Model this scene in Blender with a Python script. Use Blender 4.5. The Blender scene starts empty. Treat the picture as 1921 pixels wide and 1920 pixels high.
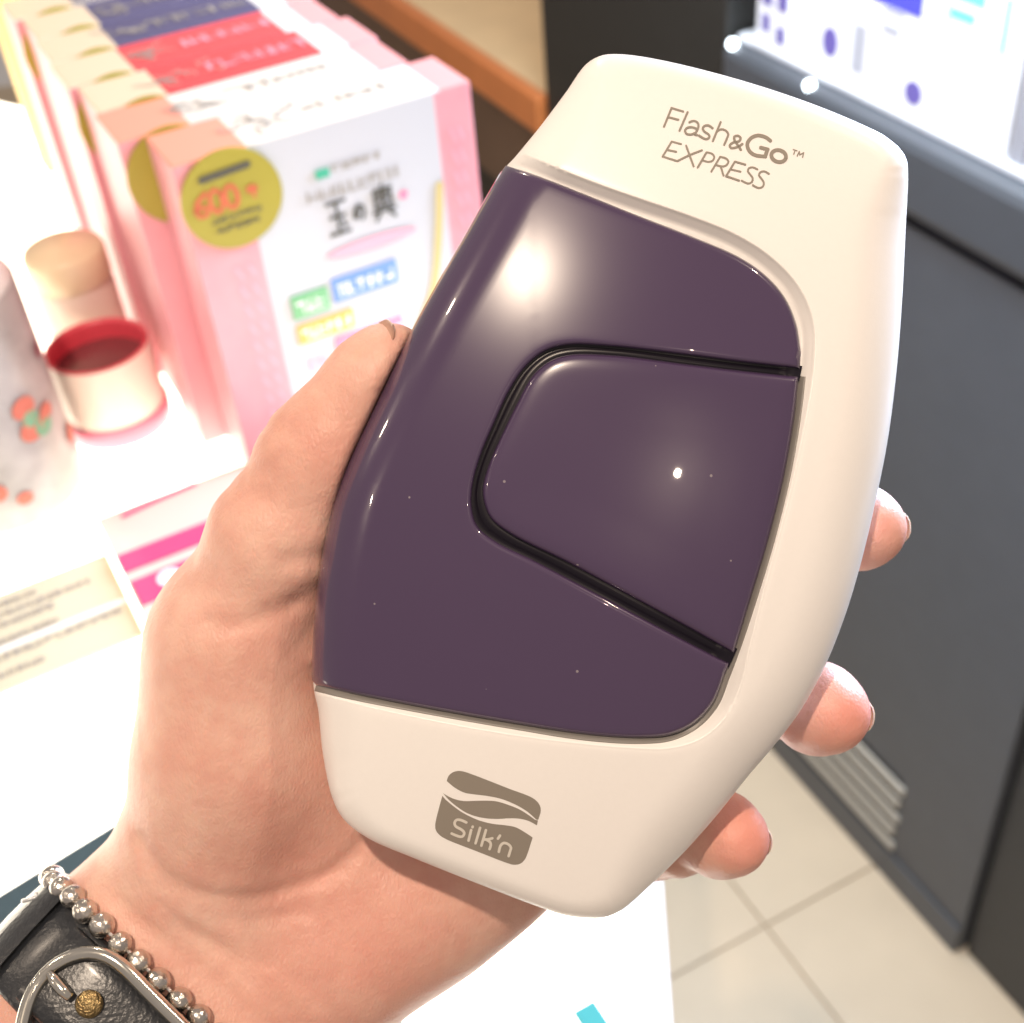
import bpy, bmesh, math, random
import numpy as np
from mathutils import Matrix, Vector
from mathutils.geometry import delaunay_2d_cdt

random.seed(7)
RNG = np.random.default_rng(7)
SC = bpy.context.scene
COL = SC.collection

# ------------------------------------------------------------------ camera
FPX = 2400.0                      # focal length in photo pixels (1921 wide)
PITCH, ROLL = math.radians(40.3), math.radians(5.65)
CAM = np.array([0.0, 0.0, 1.45])
FW = np.array([0, math.cos(PITCH), -math.sin(PITCH)])
_rt = np.array([1.0, 0, 0]); _up = np.cross(_rt, FW)
RT = _rt * math.cos(ROLL) - _up * math.sin(ROLL)
UP = _up * math.cos(ROLL) + _rt * math.sin(ROLL)
D0 = 204.0                        # mm from lens to the device's front

cd = bpy.data.cameras.new('camera'); cam = bpy.data.objects.new('camera', cd); COL.objects.link(cam)
CAMROT = Matrix(((RT[0], UP[0], -FW[0]), (RT[1], UP[1], -FW[1]), (RT[2], UP[2], -FW[2]))).to_4x4()
cam.matrix_world = Matrix.Translation(Vector(CAM)) @ CAMROT
cd.sensor_width = 36; cd.lens = 36 * FPX / 1921.0
cd.clip_start = 0.01; cd.clip_end = 100
cd.dof.use_dof = True; cd.dof.focus_distance = 0.210; cd.dof.aperture_fstop = cd.lens / 2.0
SC.camera = cam

# ------------------------------------------------------------------ world and lamps
W = bpy.data.worlds.new('World'); SC.world = W; W.use_nodes = True
bg = W.node_tree.nodes['Background']
bg.inputs[0].default_value = (1.0, 0.87, 0.79, 1); bg.inputs[1].default_value = 0.30

SC.view_settings.view_transform = 'Standard'; SC.view_settings.look = 'None'
SC.view_settings.gamma = 1; SC.view_settings.exposure = 0.32
SC.render.engine = 'CYCLES'
SC.cycles.use_denoising = True
SC.cycles.max_bounces = 8
SC.cycles.sample_clamp_indirect = 6

def lamp(name, loc, power, color, radius):
    l = bpy.data.lights.new(name, 'POINT'); l.energy = power; l.color = color; l.shadow_soft_size = radius
    o = bpy.data.objects.new(name, l); COL.objects.link(o); o.location = loc
    return o
WARM = (1.0, 0.81, 0.63)
lamp('ceiling_spot', (-0.166, -0.309, 2.62), 56, WARM, 0.024)
lamp('ceiling_spot', (0.481, -1.375, 2.62), 6, WARM, 0.010)
for i, (x, y) in enumerate([(-1.3, 0.6), (-1.9, -0.6), (-2.6, 0.9), (1.1, 0.3), (-0.25, 1.9)]):
    lamp('ceiling_spot', (x, y, 2.62), 20 if x > 1 else 26 if y > 1.5 else 11, WARM, 0.03)
def area(name, loc, target, sx, sy, power, color):
    l = bpy.data.lights.new(name, 'AREA'); l.shape = 'RECTANGLE'; l.size = sx; l.size_y = sy; l.energy = power; l.color = color
    o = bpy.data.objects.new(name, l); COL.objects.link(o)
    o.location = loc
    o.rotation_euler = (Vector(target) - Vector(loc)).to_track_quat('-Z', 'Y').to_euler()
    return o
area('display_light', (0.32, 0.85, 1.50), (0.47, 1.02, 1.0), 0.7, 0.06, 12, (0.72, 0.86, 1.0))
area('display_light', (0.56, 0.74, 1.40), (0.05, 0.16, 1.32), 0.30, 0.45, 17, (0.58, 0.74, 1.0))

# ------------------------------------------------------------------ helpers
def ray(px, py): return FW + (px - 960) / FPX * RT - (py - 960) / FPX * UP
def on_z(px, py, z):
    d = ray(px, py); return CAM + d * ((z - CAM[2]) / d[2])
def on_plane(px, py, p0, n):
    d = ray(px, py); return CAM + d * (((p0 - CAM) @ n) / (d @ n))
def mm(u, v, Z):                  # pixel + height towards the lens -> millimetres in the lens-aligned frame
    u = np.asarray(u, float); v = np.asarray(v, float); Z = np.asarray(Z, float)
    d = D0 - Z
    return np.stack([(u - 960) / FPX * d, -(v - 960) / FPX * d, Z + 0 * u], -1)
def frame_at(p):                  # world matrix of a lens-aligned frame whose origin is p (mm)
    o = CAM + FW * D0 / 1000 + (RT * p[0] + UP * p[1] - FW * p[2]) / 1000
    return Matrix.Translation(Vector(o)) @ CAMROT

def tag(o, label=None, cat=None, group=None, kind=None):
    if label: o['label'] = label
    if cat: o['category'] = cat
    if group: o['group'] = group
    if kind: o['kind'] = kind
    return o
def empty(name, matrix, **k):
    o = bpy.data.objects.new(name, None); COL.objects.link(o); o.matrix_world = matrix; o.empty_display_size = 0.01
    return tag(o, **k)
def mesh(name, verts, faces, material, parent=None, smooth=True, matrix=None):
    me = bpy.data.meshes.new(name)
    me.from_pydata([tuple(map(float, v)) for v in verts], [], [tuple(map(int, f)) for f in faces])
    me.update()
    if smooth: me.polygons.foreach_set('use_smooth', [True] * len(me.polygons))
    if material: me.materials.append(material)
    o = bpy.data.objects.new(name, me); COL.objects.link(o)
    if parent: o.parent = parent
    if matrix is not None: o.matrix_world = matrix
    return o
def bm_obj(name, bm, material, parent=None, smooth=False, matrix=None):
    bmesh.ops.recalc_face_normals(bm, faces=bm.faces)
    me = bpy.data.meshes.new(name); bm.to_mesh(me); bm.free()
    if smooth: me.polygons.foreach_set('use_smooth', [True] * len(me.polygons))
    if material: me.materials.append(material)
    o = bpy.data.objects.new(name, me); COL.objects.link(o)
    if parent: o.parent = parent
    if matrix is not None: o.matrix_world = matrix
    return o
def box(name, lo, hi, material, parent=None, bevel=0.0, matrix=None):
    bm = bmesh.new(); bmesh.ops.create_cube(bm, size=1)
    lo, hi = Vector(lo), Vector(hi)
    for v in bm.verts: v.co = Vector([lo[i] + (v.co[i] + .5) * (hi[i] - lo[i]) for i in range(3)])
    if bevel: bmesh.ops.bevel(bm, geom=bm.edges[:], offset=bevel, segments=2, affect='EDGES', profile=.5)
    return bm_obj(name, bm, material, parent, False, matrix)
def lathe(name, prof, material, parent, seg=40, center=(0, 0)):
    vs, fs = [], []
    for r, z in prof:
        for k in range(seg):
            a = 2 * math.pi * k / seg; vs.append((center[0] + r * math.cos(a), center[1] + r * math.sin(a), z))
    for i in range(len(prof) - 1):
        for k in range(seg):
            fs.append((i * seg + k, i * seg + (k + 1) % seg, (i + 1) * seg + (k + 1) % seg, (i + 1) * seg + k))
    return mesh(name, vs, fs, material, parent)
def tube(name, pts, r, material, parent, seg=8, closed=False, flat=1.0, up=(0, 0, 1)):
    P = np.array(pts, float); n = len(P); vs, fs = [], []
    rr = np.full(n, r) if np.isscalar(r) else np.array(r)
    for i in range(n):
        t = P[(i + 1) % n] - P[i - 1] if closed else P[min(i + 1, n - 1)] - P[max(i - 1, 0)]
        t /= np.linalg.norm(t) + 1e-12
        u = np.array(up, float); u -= t * (u @ t)
        if np.linalg.norm(u) < 1e-3: u = np.array([1., 0, 0]) - t * t[0]
        u /= np.linalg.norm(u); w = np.cross(t, u)
        for k in range(seg):
            a = 2 * math.pi * k / seg; vs.append(P[i] + rr[i] * (w * math.cos(a) + u * math.sin(a) * flat))
    for i in range(n if closed else n - 1):
        j = (i + 1) % n
        for k in range(seg): fs.append((i * seg + k, i * seg + (k + 1) % seg, j * seg + (k + 1) % seg, j * seg + k))
    if not closed: fs += [tuple(range(seg)), tuple(range((n - 1) * seg, n * seg))]
    return mesh(name, vs, fs, material, parent)
def spline(pts, step=6.0, closed=False):
    P = np.array(pts, float); n = len(P); out = []
    for i in range(n if closed else n - 1):
        a, b, c, d = (P[(i - 1) % n], P[i], P[(i + 1) % n], P[(i + 2) % n]) if closed else (P[max(i - 1, 0)], P[i], P[i + 1], P[min(i + 2, n - 1)])
        L = max(1, int(np.linalg.norm(c - b) / step))
        # centripetal Catmull-Rom
        t0 = 0; t1 = t0 + max(np.linalg.norm(b - a), 1e-6) ** .5; t2 = t1 + np.linalg.norm(c - b) ** .5; t3 = t2 + max(np.linalg.norm(d - c), 1e-6) ** .5
        for k in range(L):
            t = t1 + (t2 - t1) * k / L
            A1 = (t1 - t) / (t1 - t0) * a + (t - t0) / (t1 - t0) * b
            A2 = (t2 - t) / (t2 - t1) * b + (t - t1) / (t2 - t1) * c
            A3 = (t3 - t) / (t3 - t2) * c + (t - t2) / (t3 - t2) * d
            B1 = (t2 - t) / (t2 - t0) * A1 + (t - t0) / (t2 - t0) * A2
            B2 = (t3 - t) / (t3 - t1) * A2 + (t - t1) / (t3 - t1) * A3
            out.append((t2 - t) / (t2 - t1) * B1 + (t - t1) / (t2 - t1) * B2)
    if not closed: out.append(P[-1])
    return np.array(out)

# ------------------------------------------------------------------ materials
def srgb(r, g, b):
    f = lambda c: (c / 255 / 12.92) if c <= 10 else ((c / 255 + .055) / 1.055) ** 2.4
    return (f(r), f(g), f(b), 1)
def nodes_of(m): return m.node_tree.nodes, m.node_tree.links
def material(name, color, rough=.5, metal=0., coat=0., var=0.0, scale=40., bump=0.0, bscale=300., **k):
    m = bpy.data.materials.new(name); m.use_nodes = True
    N, L = nodes_of(m); p = N['Principled BSDF']
    color = tuple(color) + ((1,) if len(color) == 3 else ())
    p.inputs['Base Color'].default_value = color; p.inputs['Roughness'].default_value = rough; p.inputs['Metallic'].default_value = metal
    p.inputs['Coat Weight'].default_value = coat
    for key, v in k.items(): p.inputs[key.replace('_', ' ')].default_value = v
    tc = N.new('ShaderNodeTexCoord')
    if var:
        n = N.new('ShaderNodeTexNoise'); n.inputs['Scale'].default_value = scale; n.inputs['Detail'].default_value = 4
        mx = N.new('ShaderNodeMix'); mx.data_type = 'RGBA'
        mx.inputs['A'].default_value = tuple(c * (1 - var) for c in color[:3]) + (1,)
        mx.inputs['B'].default_value = tuple(min(1, c * (1 + var)) for c in color[:3]) + (1,)
        L.new(tc.outputs['Object'], n.inputs['Vector']); L.new(n.outputs['Fac'], mx.inputs['Factor']); L.new(mx.outputs['Result'], p.inputs['Base Color'])
    if bump:
        n = N.new('ShaderNodeTexNoise'); n.inputs['Scale'].default_value = bscale; n.inputs['Detail'].default_value = 3
        b = N.new('ShaderNodeBump'); b.inputs['Strength'].default_value = bump; b.inputs['Distance'].default_value = 0.001
        L.new(tc.outputs['Object'], n.inputs['Vector']); L.new(n.outputs['Fac'], b.inputs['Height']); L.new(b.outputs['Normal'], p.inputs['Normal'])
    return m
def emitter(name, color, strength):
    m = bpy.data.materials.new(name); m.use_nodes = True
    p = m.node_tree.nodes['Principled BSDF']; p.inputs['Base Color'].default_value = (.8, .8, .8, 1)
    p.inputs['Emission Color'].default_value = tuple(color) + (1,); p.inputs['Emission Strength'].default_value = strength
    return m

M_WHITE = material('pearl white plastic', (.80, .775, .755), .34, var=.015, scale=900, bump=.02, bscale=2500, Specular_IOR_Level=.45)
M_PURPLE = material('glossy purple plastic', (.060, .036, .085), .24, coat=1.0, var=.06, scale=25, Coat_Roughness=.02, Coat_IOR=1.5, Specular_IOR_Level=.32)
def add_dust(m):
    N, L = nodes_of(m); p = N['Principled BSDF']; tc = N.new('ShaderNodeTexCoord')
    v = N.new('ShaderNodeTexVoronoi'); v.inputs['Scale'].default_value = 330; L.new(tc.outputs['Object'], v.inputs['Vector'])
    a = N.new('ShaderNodeMath'); a.operation = 'LESS_THAN'; a.inputs[1].default_value = .075; L.new(v.outputs['Distance'], a.inputs[0])
    sp_ = N.new('ShaderNodeSeparateXYZ'); L.new(v.outputs['Color'], sp_.inputs[0])
    b = N.new('ShaderNodeMath'); b.operation = 'GREATER_THAN'; b.inputs[1].default_value = .80; L.new(sp_.outputs[0], b.inputs[0])
    c = N.new('ShaderNodeMath'); c.operation = 'MULTIPLY'; L.new(a.outputs[0], c.inputs[0]); L.new(b.outputs[0], c.inputs[1])
    d = N.new('ShaderNodeMath'); d.operation = 'MULTIPLY'; d.inputs[1].default_value = .45; L.new(c.outputs[0], d.inputs[0])
    mx = N.new('ShaderNodeMix'); mx.data_type = 'RGBA'; mx.inputs['B'].default_value = (.45, .40, .40, 1)
    old = p.inputs['Base Color'].links[0].from_socket; L.new(old, mx.inputs['A']); L.new(d.outputs[0], mx.inputs['Factor']); L.new(mx.outputs['Result'], p.inputs['Base Color'])
    n = N.new('ShaderNodeTexNoise'); n.inputs['Scale'].default_value = 45; n.inputs['Detail'].default_value = 6; L.new(tc.outputs['Object'], n.inputs['Vector'])
    mr = N.new('ShaderNodeMapRange'); mr.inputs['To Min'].default_value = .010; mr.inputs['To Max'].default_value = .032; L.new(n.outputs['Fac'], mr.inputs['Value']); L.new(mr.outputs['Result'], p.inputs['Coat Roughness'])
add_dust(M_PURPLE)
M_GROOVE = material('black gap', (.007, .005, .010), .3, Specular_IOR_Level=.3)
M_GASKET = material('grey rubber gasket', (.20, .185, .17), .45)
M_PRINT = material('grey-brown ink', (.235, .205, .17), .5)
M_PALE = material('pale ink', (.60, .56, .50), .5)

# skin: subsurface, mottled, with fine pores and lines
def make_skin():
    m = bpy.data.materials.new('skin'); m.use_nodes = True
    N, L = nodes_of(m); p = N['Principled BSDF']; tc = N.new('ShaderNodeTexCoord')
    n1 = N.new('ShaderNodeTexNoise'); n1.inputs['Scale'].default_value = 55; n1.inputs['Detail'].default_value = 5
    r = N.new('ShaderNodeValToRGB'); r.color_ramp.elements[0].position = .30; r.color_ramp.elements[1].position = .72
    r.color_ramp.elements[0].color = (.62, .335, .265, 1); r.color_ramp.elements[1].color = (.74, .475, .385, 1)
    L.new(tc.outputs['Object'], n1.inputs['Vector']); L.new(n1.outputs['Fac'], r.inputs['Fac'])
    n3 = N.new('ShaderNodeTexNoise'); n3.inputs['Scale'].default_value = 240; n3.inputs['Detail'].default_value = 6
    L.new(tc.outputs['Object'], n3.inputs['Vector'])
    mt_ = N.new('ShaderNodeMix'); mt_.data_type = 'RGBA'; mt_.blend_type = 'OVERLAY'; mt_.inputs['Factor'].default_value = .30
    gr = N.new('ShaderNodeValToRGB'); gr.color_ramp.elements[0].position = .35; gr.color_ramp.elements[1].position = .65
    gr.color_ramp.elements[0].color = (.42, .36, .36, 1); gr.color_ramp.elements[1].color = (.60, .58, .57, 1)
    L.new(n3.outputs['Fac'], gr.inputs['Fac']); L.new(r.outputs['Color'], mt_.inputs['A']); L.new(gr.outputs['Color'], mt_.inputs['B'])
    at = N.new('ShaderNodeAttribute'); at.attribute_name = 'flush'
    mx = N.new('ShaderNodeMix'); mx.data_type = 'RGBA'; mx.inputs['B'].default_value = (.72, .29, .23, 1)
    L.new(at.outputs['Fac'], mx.inputs['Factor']); L.new(mt_.outputs['Result'], mx.inputs['A']); L.new(mx.outputs['Result'], p.inputs['Base Color'])
    p.inputs['Roughness'].default_value = .46; p.inputs['Specular IOR Level'].default_value = .4
    p.inputs['Subsurface Weight'].default_value = .25; p.inputs['Subsurface Radius'].default_value = (1.0, .35, .2); p.inputs['Subsurface Scale'].default_value = .0022
    v = N.new('ShaderNodeTexVoronoi'); v.feature = 'DISTANCE_TO_EDGE'; v.inputs['Scale'].default_value = 1300
    mp = N.new('ShaderNodeMapping'); mp.inputs['Scale'].default_value = (1, .55, 1); mp.inputs['Rotation'].default_value = (0, 0, .5)
    L.new(tc.outputs['Object'], mp.inputs['Vector']); L.new(mp.outputs['Vector'], v.inputs['Vector'])
    n2 = N.new('ShaderNodeTexNoise'); n2.inputs['Scale'].default_value = 420; n2.inputs['Detail'].default_value = 4
    L.new(tc.outputs['Object'], n2.inputs['Vector'])
    a = N.new('ShaderNodeMath'); a.operation = 'MULTIPLY_ADD'; a.inputs[1].default_value = .55
    L.new(v.outputs['Distance'], a.inputs[0]); L.new(n2.outputs['Fac'], a.inputs[2])
    b = N.new('ShaderNodeBump'); b.inputs['Strength'].default_value = .34; b.inputs['Distance'].default_value = .0006
    L.new(a.outputs[0], b.inputs['Height']); L.new(b.outputs['Normal'], p.inputs['Normal'])
    return m
M_SKIN = make_skin()
M_NAIL = material('nail', (.80, .66, .58), .22, coat=.3, Subsurface_Weight=.2, Subsurface_Scale=.001)
M_SILVER = material('tarnished silver', (.62, .58, .53), .24, metal=1, var=.25, scale=700, bump=.25, bscale=900)
M_STEEL = material('polished steel', (.70, .67, .60), .16, metal=1, var=.08, scale=300)
M_LEATHER = material('black leather', (.016, .018, .022), .33, coat=.35, var=.3, scale=300, bump=.2, bscale=1100, Coat_Roughness=.2)
M_BRASS = material('worn brass', (.50, .36, .17), .35, metal=1, var=.4, scale=1200, bump=.8, bscale=1500)
M_CORD = material('clear nylon cord', (.85, .86, .88), .15, Transmission_Weight=.6)

# ================================================================== SETTING
FRONT0 = on_z(1455, 1410, 0); FRONT1 = on_z(1905, 1915, 0)
E_ = (FRONT1 - FRONT0) / np.linalg.norm(FRONT1 - FRONT0)       # along the cabinet's front
NRM = np.array([E_[1], -E_[0], 0])                              # out of the front, towards the aisle
CABM = Matrix(((E_[0], -NRM[0], 0, FRONT0[0]), (E_[1], -NRM[1], 0, FRONT0[1]), (0, 0, 1, 0), (0, 0, 0, 1)))
# in this frame: x = s along the front, y = depth behind the front, z = up

M_TILE = material('cream floor tile', (.70, .575, .42), .30, var=.10, scale=9, bump=.03, bscale=60)
M_JOINT = material('tile joint', (.54, .45, .335), .8, var=.1)
floor = box('floor', (-4, -4, -.08), (4, 4, -.006), M_JOINT); tag(floor, kind='structure')
jp = on_z(1435, 1737, 0); jl = CABM.inverted() @ Vector(jp)
TS = .45
for i in range(-4, 3):
    for j in range(-3, 2):
        x0, y0 = jl[0] + i * TS, jl[1] + j * TS
        t = box('tile', (x0 + .0015, y0 + .0015, -.012), (x0 + TS - .0015, y0 + TS - .0015, 0), M_TILE, None, .0012, CABM)
        t.parent = floor

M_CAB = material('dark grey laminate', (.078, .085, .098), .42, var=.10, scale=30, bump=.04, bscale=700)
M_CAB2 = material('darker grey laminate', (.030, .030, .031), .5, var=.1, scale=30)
M_LEDGE = material('grey blue laminate', (.060, .066, .076), .38, var=.06, scale=40)
M_SLAT = material('grey metal slat', (.26, .25, .22), .4, metal=.2)
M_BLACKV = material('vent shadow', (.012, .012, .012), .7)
M_SLAT.node_tree.nodes['Principled BSDF'].inputs['Base Color'].default_value = (.50, .48, .43, 1)
M_SHELFW = material('white shelf', (.62, .63, .66), .4)
cab = empty('display_cabinet', CABM @ Matrix.Translation((.1, .25, 0)), label='dark grey display cabinet with lit shelf on top and a slatted vent near the floor', cat='cabinet')
def cpart(name, lo, hi, m, bevel=0., parent=None):
    o = box(name, lo, hi, m, None, bevel); o.parent = parent or cab
    if not parent: o.matrix_parent_inverse = Matrix.Translation((-.1, -.25, 0))
    return o
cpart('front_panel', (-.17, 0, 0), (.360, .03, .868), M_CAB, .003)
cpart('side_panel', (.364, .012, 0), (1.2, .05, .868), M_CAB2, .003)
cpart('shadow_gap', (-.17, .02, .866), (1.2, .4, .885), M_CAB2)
cpart('ledge', (-.17, -.012, .884), (1.2, .45, .955), M_LEDGE, .010)
cpart('shelf_top', (-.165, .006, .955), (1.2, .45, .962), M_SHELFW, .002)
cpart('back_panel', (-.17, .40, .962), (1.2, .44, 1.7), M_SHELFW)
for k in range(5):
    z = .060 + k * .027
    cpart('vent_slat', (-.35, -.0045, z), (.238 - .004 * (k % 2), .004, z + .0145), M_SLAT, .002)
cpart('vent_shade_plate', (-.35, -.0010, .052), (.232, .0, .19), M_BLACKV)  # flat black plate on the panel, painted shade for the gaps between slats
cpart('skirting', (-.17, -.004, 0), (.358, .0, .05), M_CAB, .001)
led1 = on_plane(1383, 84, FRONT0, NRM); led2 = on_plane(1528, 162, FRONT0, NRM)
M_LED = emitter('cool led', (.80, .92, 1.0), 7)
for P in (led1, led2):
    q = CABM.inverted() @ Vector(P)
    o = lathe('led_bulb', [(0.0001, -.0053), (.0038, -.0038), (.0053, 0), (.0038, .0038), (.0001, .0053)], M_LED, None, 16)
    o.parent = cab; o.location = (q[0] - .1, q[1] - .006 - .25, q[2] + .002)

# boxes on the lit shelf
M_CARTON = material('white carton', (.80, .80, .83), .5)
M_BLUE = material('blue print', (.07, .07, .55), .5)
M_NAVYP = material('violet blue print', (.13, .10, .34), .5)
M_CYAN = material('cyan print', (.15, .62, .88), .5)
M_GREYP = material('grey print', (.40, .40, .44), .6)
def s_of(px, py):
    return (CABM.inverted() @ Vector(on_plane(px, py, FRONT0, NRM)))[0]
def carton(s0, s1, y0, h, label, prints, depth=.05):
    e = empty('carton', CABM @ Matrix.Translation((s0, y0, .962)), label=label, cat='box', group='cartons on the lit shelf')
    w = s1 - s0; prints = [(a, b * .62, c, d * .62, m_, n_) for a, b, c, d, m_, n_ in prints]
    box('carton_body', (0, 0, 0), (w, depth, h), M_CARTON, e, .0012)
    for (x0, z0, x1, z1, m, nm) in prints:
        if nm == 'oval_mark':
            cx, cz = (x0 + x1) / 2 * w, (z0 + z1) / 2 * h; rx, rz = (x1 - x0) / 2 * w, (z1 - z0) / 2 * h
            vs = [(cx + rx * math.cos(a), -.0008, cz + rz * math.sin(a)) for a in np.linspace(0, 2 * math.pi, 25)[:-1]]
            mesh(nm, vs + [(x, .0001, z) for x, y, z in vs], [tuple(range(24))] + [(i, (i + 1) % 24, 24 + (i + 1) % 24, 24 + i) for i in range(24)], m, e, False)
        else:
            box(nm, (x0 * w, -.0008, z0 * h), (x1 * w, .0001, z1 * h), m, e)
    return e
sA, sB, sC, sD = s_of(1398, 95), s_of(1462, 124), s_of(1600, 188), s_of(1705, 238)
sE = s_of(1880, 320)
carton(sA, sA + (sB - sA) * .47, .012, .19, 'narrow white carton with violet band beside the round lamp end of the shelf', [(.35, .10, .8, .24, M_NAVYP, 'printed_patch'), (.3, .32, .9, .72, M_NAVYP, 'printed_patch')])
carton(sA + (sB - sA) * .5, sB - .002, .010, .185, 'narrow white carton with violet band next to the carton with the single dark oval', [(.3, .06, .75, .2, M_NAVYP, 'printed_patch'), (.3, .34, .85, .74, M_NAVYP, 'printed_patch')])
carton(sB, sC - .004, .014, .20, 'white carton with grey lines and a dark oval above a bright lamp', [(.42, .12, .62, .34, M_NAVYP, 'oval_mark'), (.1, .55, .5, .60, M_GREYP, 'printed_line'), (.1, .68, .6, .73, M_GREYP, 'printed_line'), (.1, .80, .55, .85, M_GREYP, 'printed_line'), (.82, .10, .97, .45, M_GREYP, 'printed_patch'), (.55, .72, 1.0, 1.3, M_BLUE, 'printed_band')])
carton(sC, sD + .012, .010, .205, 'white carton with a deep blue top band and a pale violet oval', [(.62, .08, .86, .24, M_NAVYP, 'oval_mark'), (.2, .48, .45, .54, M_GREYP, 'printed_line'), (.2, .62, .5, .66, M_GREYP, 'printed_line'), (.0, .66, .72, 1.3, M_BLUE, 'printed_band')])
carton(sD + .016, sE - .012, .012, .21, 'wide bright white carton with cyan print beside the grey divider', [(.02, .72, .35, .78, M_CYAN, 'printed_line'), (.02, .84, .45, .93, M_CYAN, 'printed_band'), (.72, .62, .78, .95, M_CYAN, 'printed_patch')])
carton(sE + .012, sE + .12, .012, .20, 'white carton on the far side of the grey divider', [(.1, .7, .5, .8, M_CYAN, 'printed_patch')])
dv = box('shelf_divider', (sE - .008, .012, .962), (sE + .008, .10, 1.2), material('grey plastic divider', (.30, .30, .33), .4), None, .003, CABM)
tag(dv, 'upright grey plastic divider standing between white cartons', 'divider')

# black pillar and wooden shelf along the same front
M_BLACK = material('matt black panel', (.016, .015, .013), .55, var=.2, scale=20)
pil = empty('black_pillar', CABM @ Matrix.Translation((-.38, 0, 0)), label='black square pillar between the wooden shelf and the grey cabinet', cat='pillar')
box('pillar_panel', (-.205, .0, 0), (.205, .35, 1.9), M_BLACK, pil, .004)
box('pillar_base', (-.208, -.006, 0), (.208, .356, .10), M_CAB2, pil, .003)
M_WOODTOP = material('pale lit shelf top', (.70, .52, .30), .45, var=.12, scale=12)
M_WOODEDGE = material('orange wooden edge', (.58, .19, .055), .4, var=.15, scale=20)
M_WOODDARK = material('brown wooden panel', (.12, .068, .042), .5, var=.25, scale=15)
ws = empty('wooden_shelf', CABM @ Matrix.Translation((-1.2, .2, 0)), label='pale wooden shelf with an orange edge beside the black pillar', cat='shelf')
wi = Matrix.Translation((1.2, -.2, 0))
for nm, lo, hi, m, bv in (('shelf_top', (-2.2, .012, .725), (-.592, .6, .752), M_WOODTOP, .003), ('shelf_edge', (-2.2, -.010, .700), (-.592, .011, .755), M_WOODEDGE, .005),
                          ('fascia', (-2.2, .004, .56), (-.592, .03, .699), M_WOODDARK, .003), ('kick_panel', (-2.2, .03, 0), (-.592, .06, .555), M_BLACK, .003)):
    o = box(nm, lo, hi, m, None, bv); o.parent = ws; o.matrix_parent_inverse = wi
# something low and dark brown lying on the wooden shelf
o = box('shelf_step', (-2.2, .30, .753), (-.60, .36, .79), M_WOODDARK, None, .003); o.parent = ws; o.matrix_parent_inverse = wi

# ------------------------------------------------------------------ lit counter
TOPZ = 1.05
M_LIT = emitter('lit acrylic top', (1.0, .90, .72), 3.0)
M_RIM = material('white counter rim', (.80, .79, .77), .35)
CP = [(.010, .10), (.043, .46), (.012, .63), (-.13, .88), (-.95, 1.45), (-.95, .10)]
ctr = empty('light_counter', Matrix.Translation((-.45, .6, 0)), label='glowing white light-table counter under the boxes and cards', cat='counter')
def prism(name, poly, z0, z1, m, parent, off=(.45, -.6)):
    vs = [(x + off[0], y + off[1], z) for z in (z0, z1) for x, y in poly]; n = len(poly)
    return mesh(name, vs, [tuple(reversed(range(n))), tuple(range(n, 2 * n))] + [(i, (i + 1) % n, n + (i + 1) % n, n + i) for i in range(n)], m, parent, False)
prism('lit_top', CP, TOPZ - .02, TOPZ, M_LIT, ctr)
prism('counter_body', [(x * .97, y) for x, y in [(.005, .14), (.032, .45), (0, .6), (-.13, .85), (-.93, 1.42), (-.93, .14)]], 0, TOPZ - .021, M_RIM, ctr)
prism('rim', [(.0105, .10), (.026, .10), (.059, .465), (.028, .64), (.0125, .632), (.0435, .461)], TOPZ - .03, TOPZ + .004, M_RIM, ctr)

# direction of the product boxes
BA = on_z(320, 312, 1.22); BB = on_z(880, 150, 1.22)
BX = (BB - BA) / np.linalg.norm(BB - BA); BY = np.array([-BX[1], BX[0], 0])
BW = float(np.linalg.norm(BB - BA)); BD = .0385; BH = .1695
def bframe(origin): return Matrix(((BX[0], BY[0], 0, origin[0]), (BX[1], BY[1], 0, origin[1]), (0, 0, 1, origin[2]), (0, 0, 0, 1)))

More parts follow.
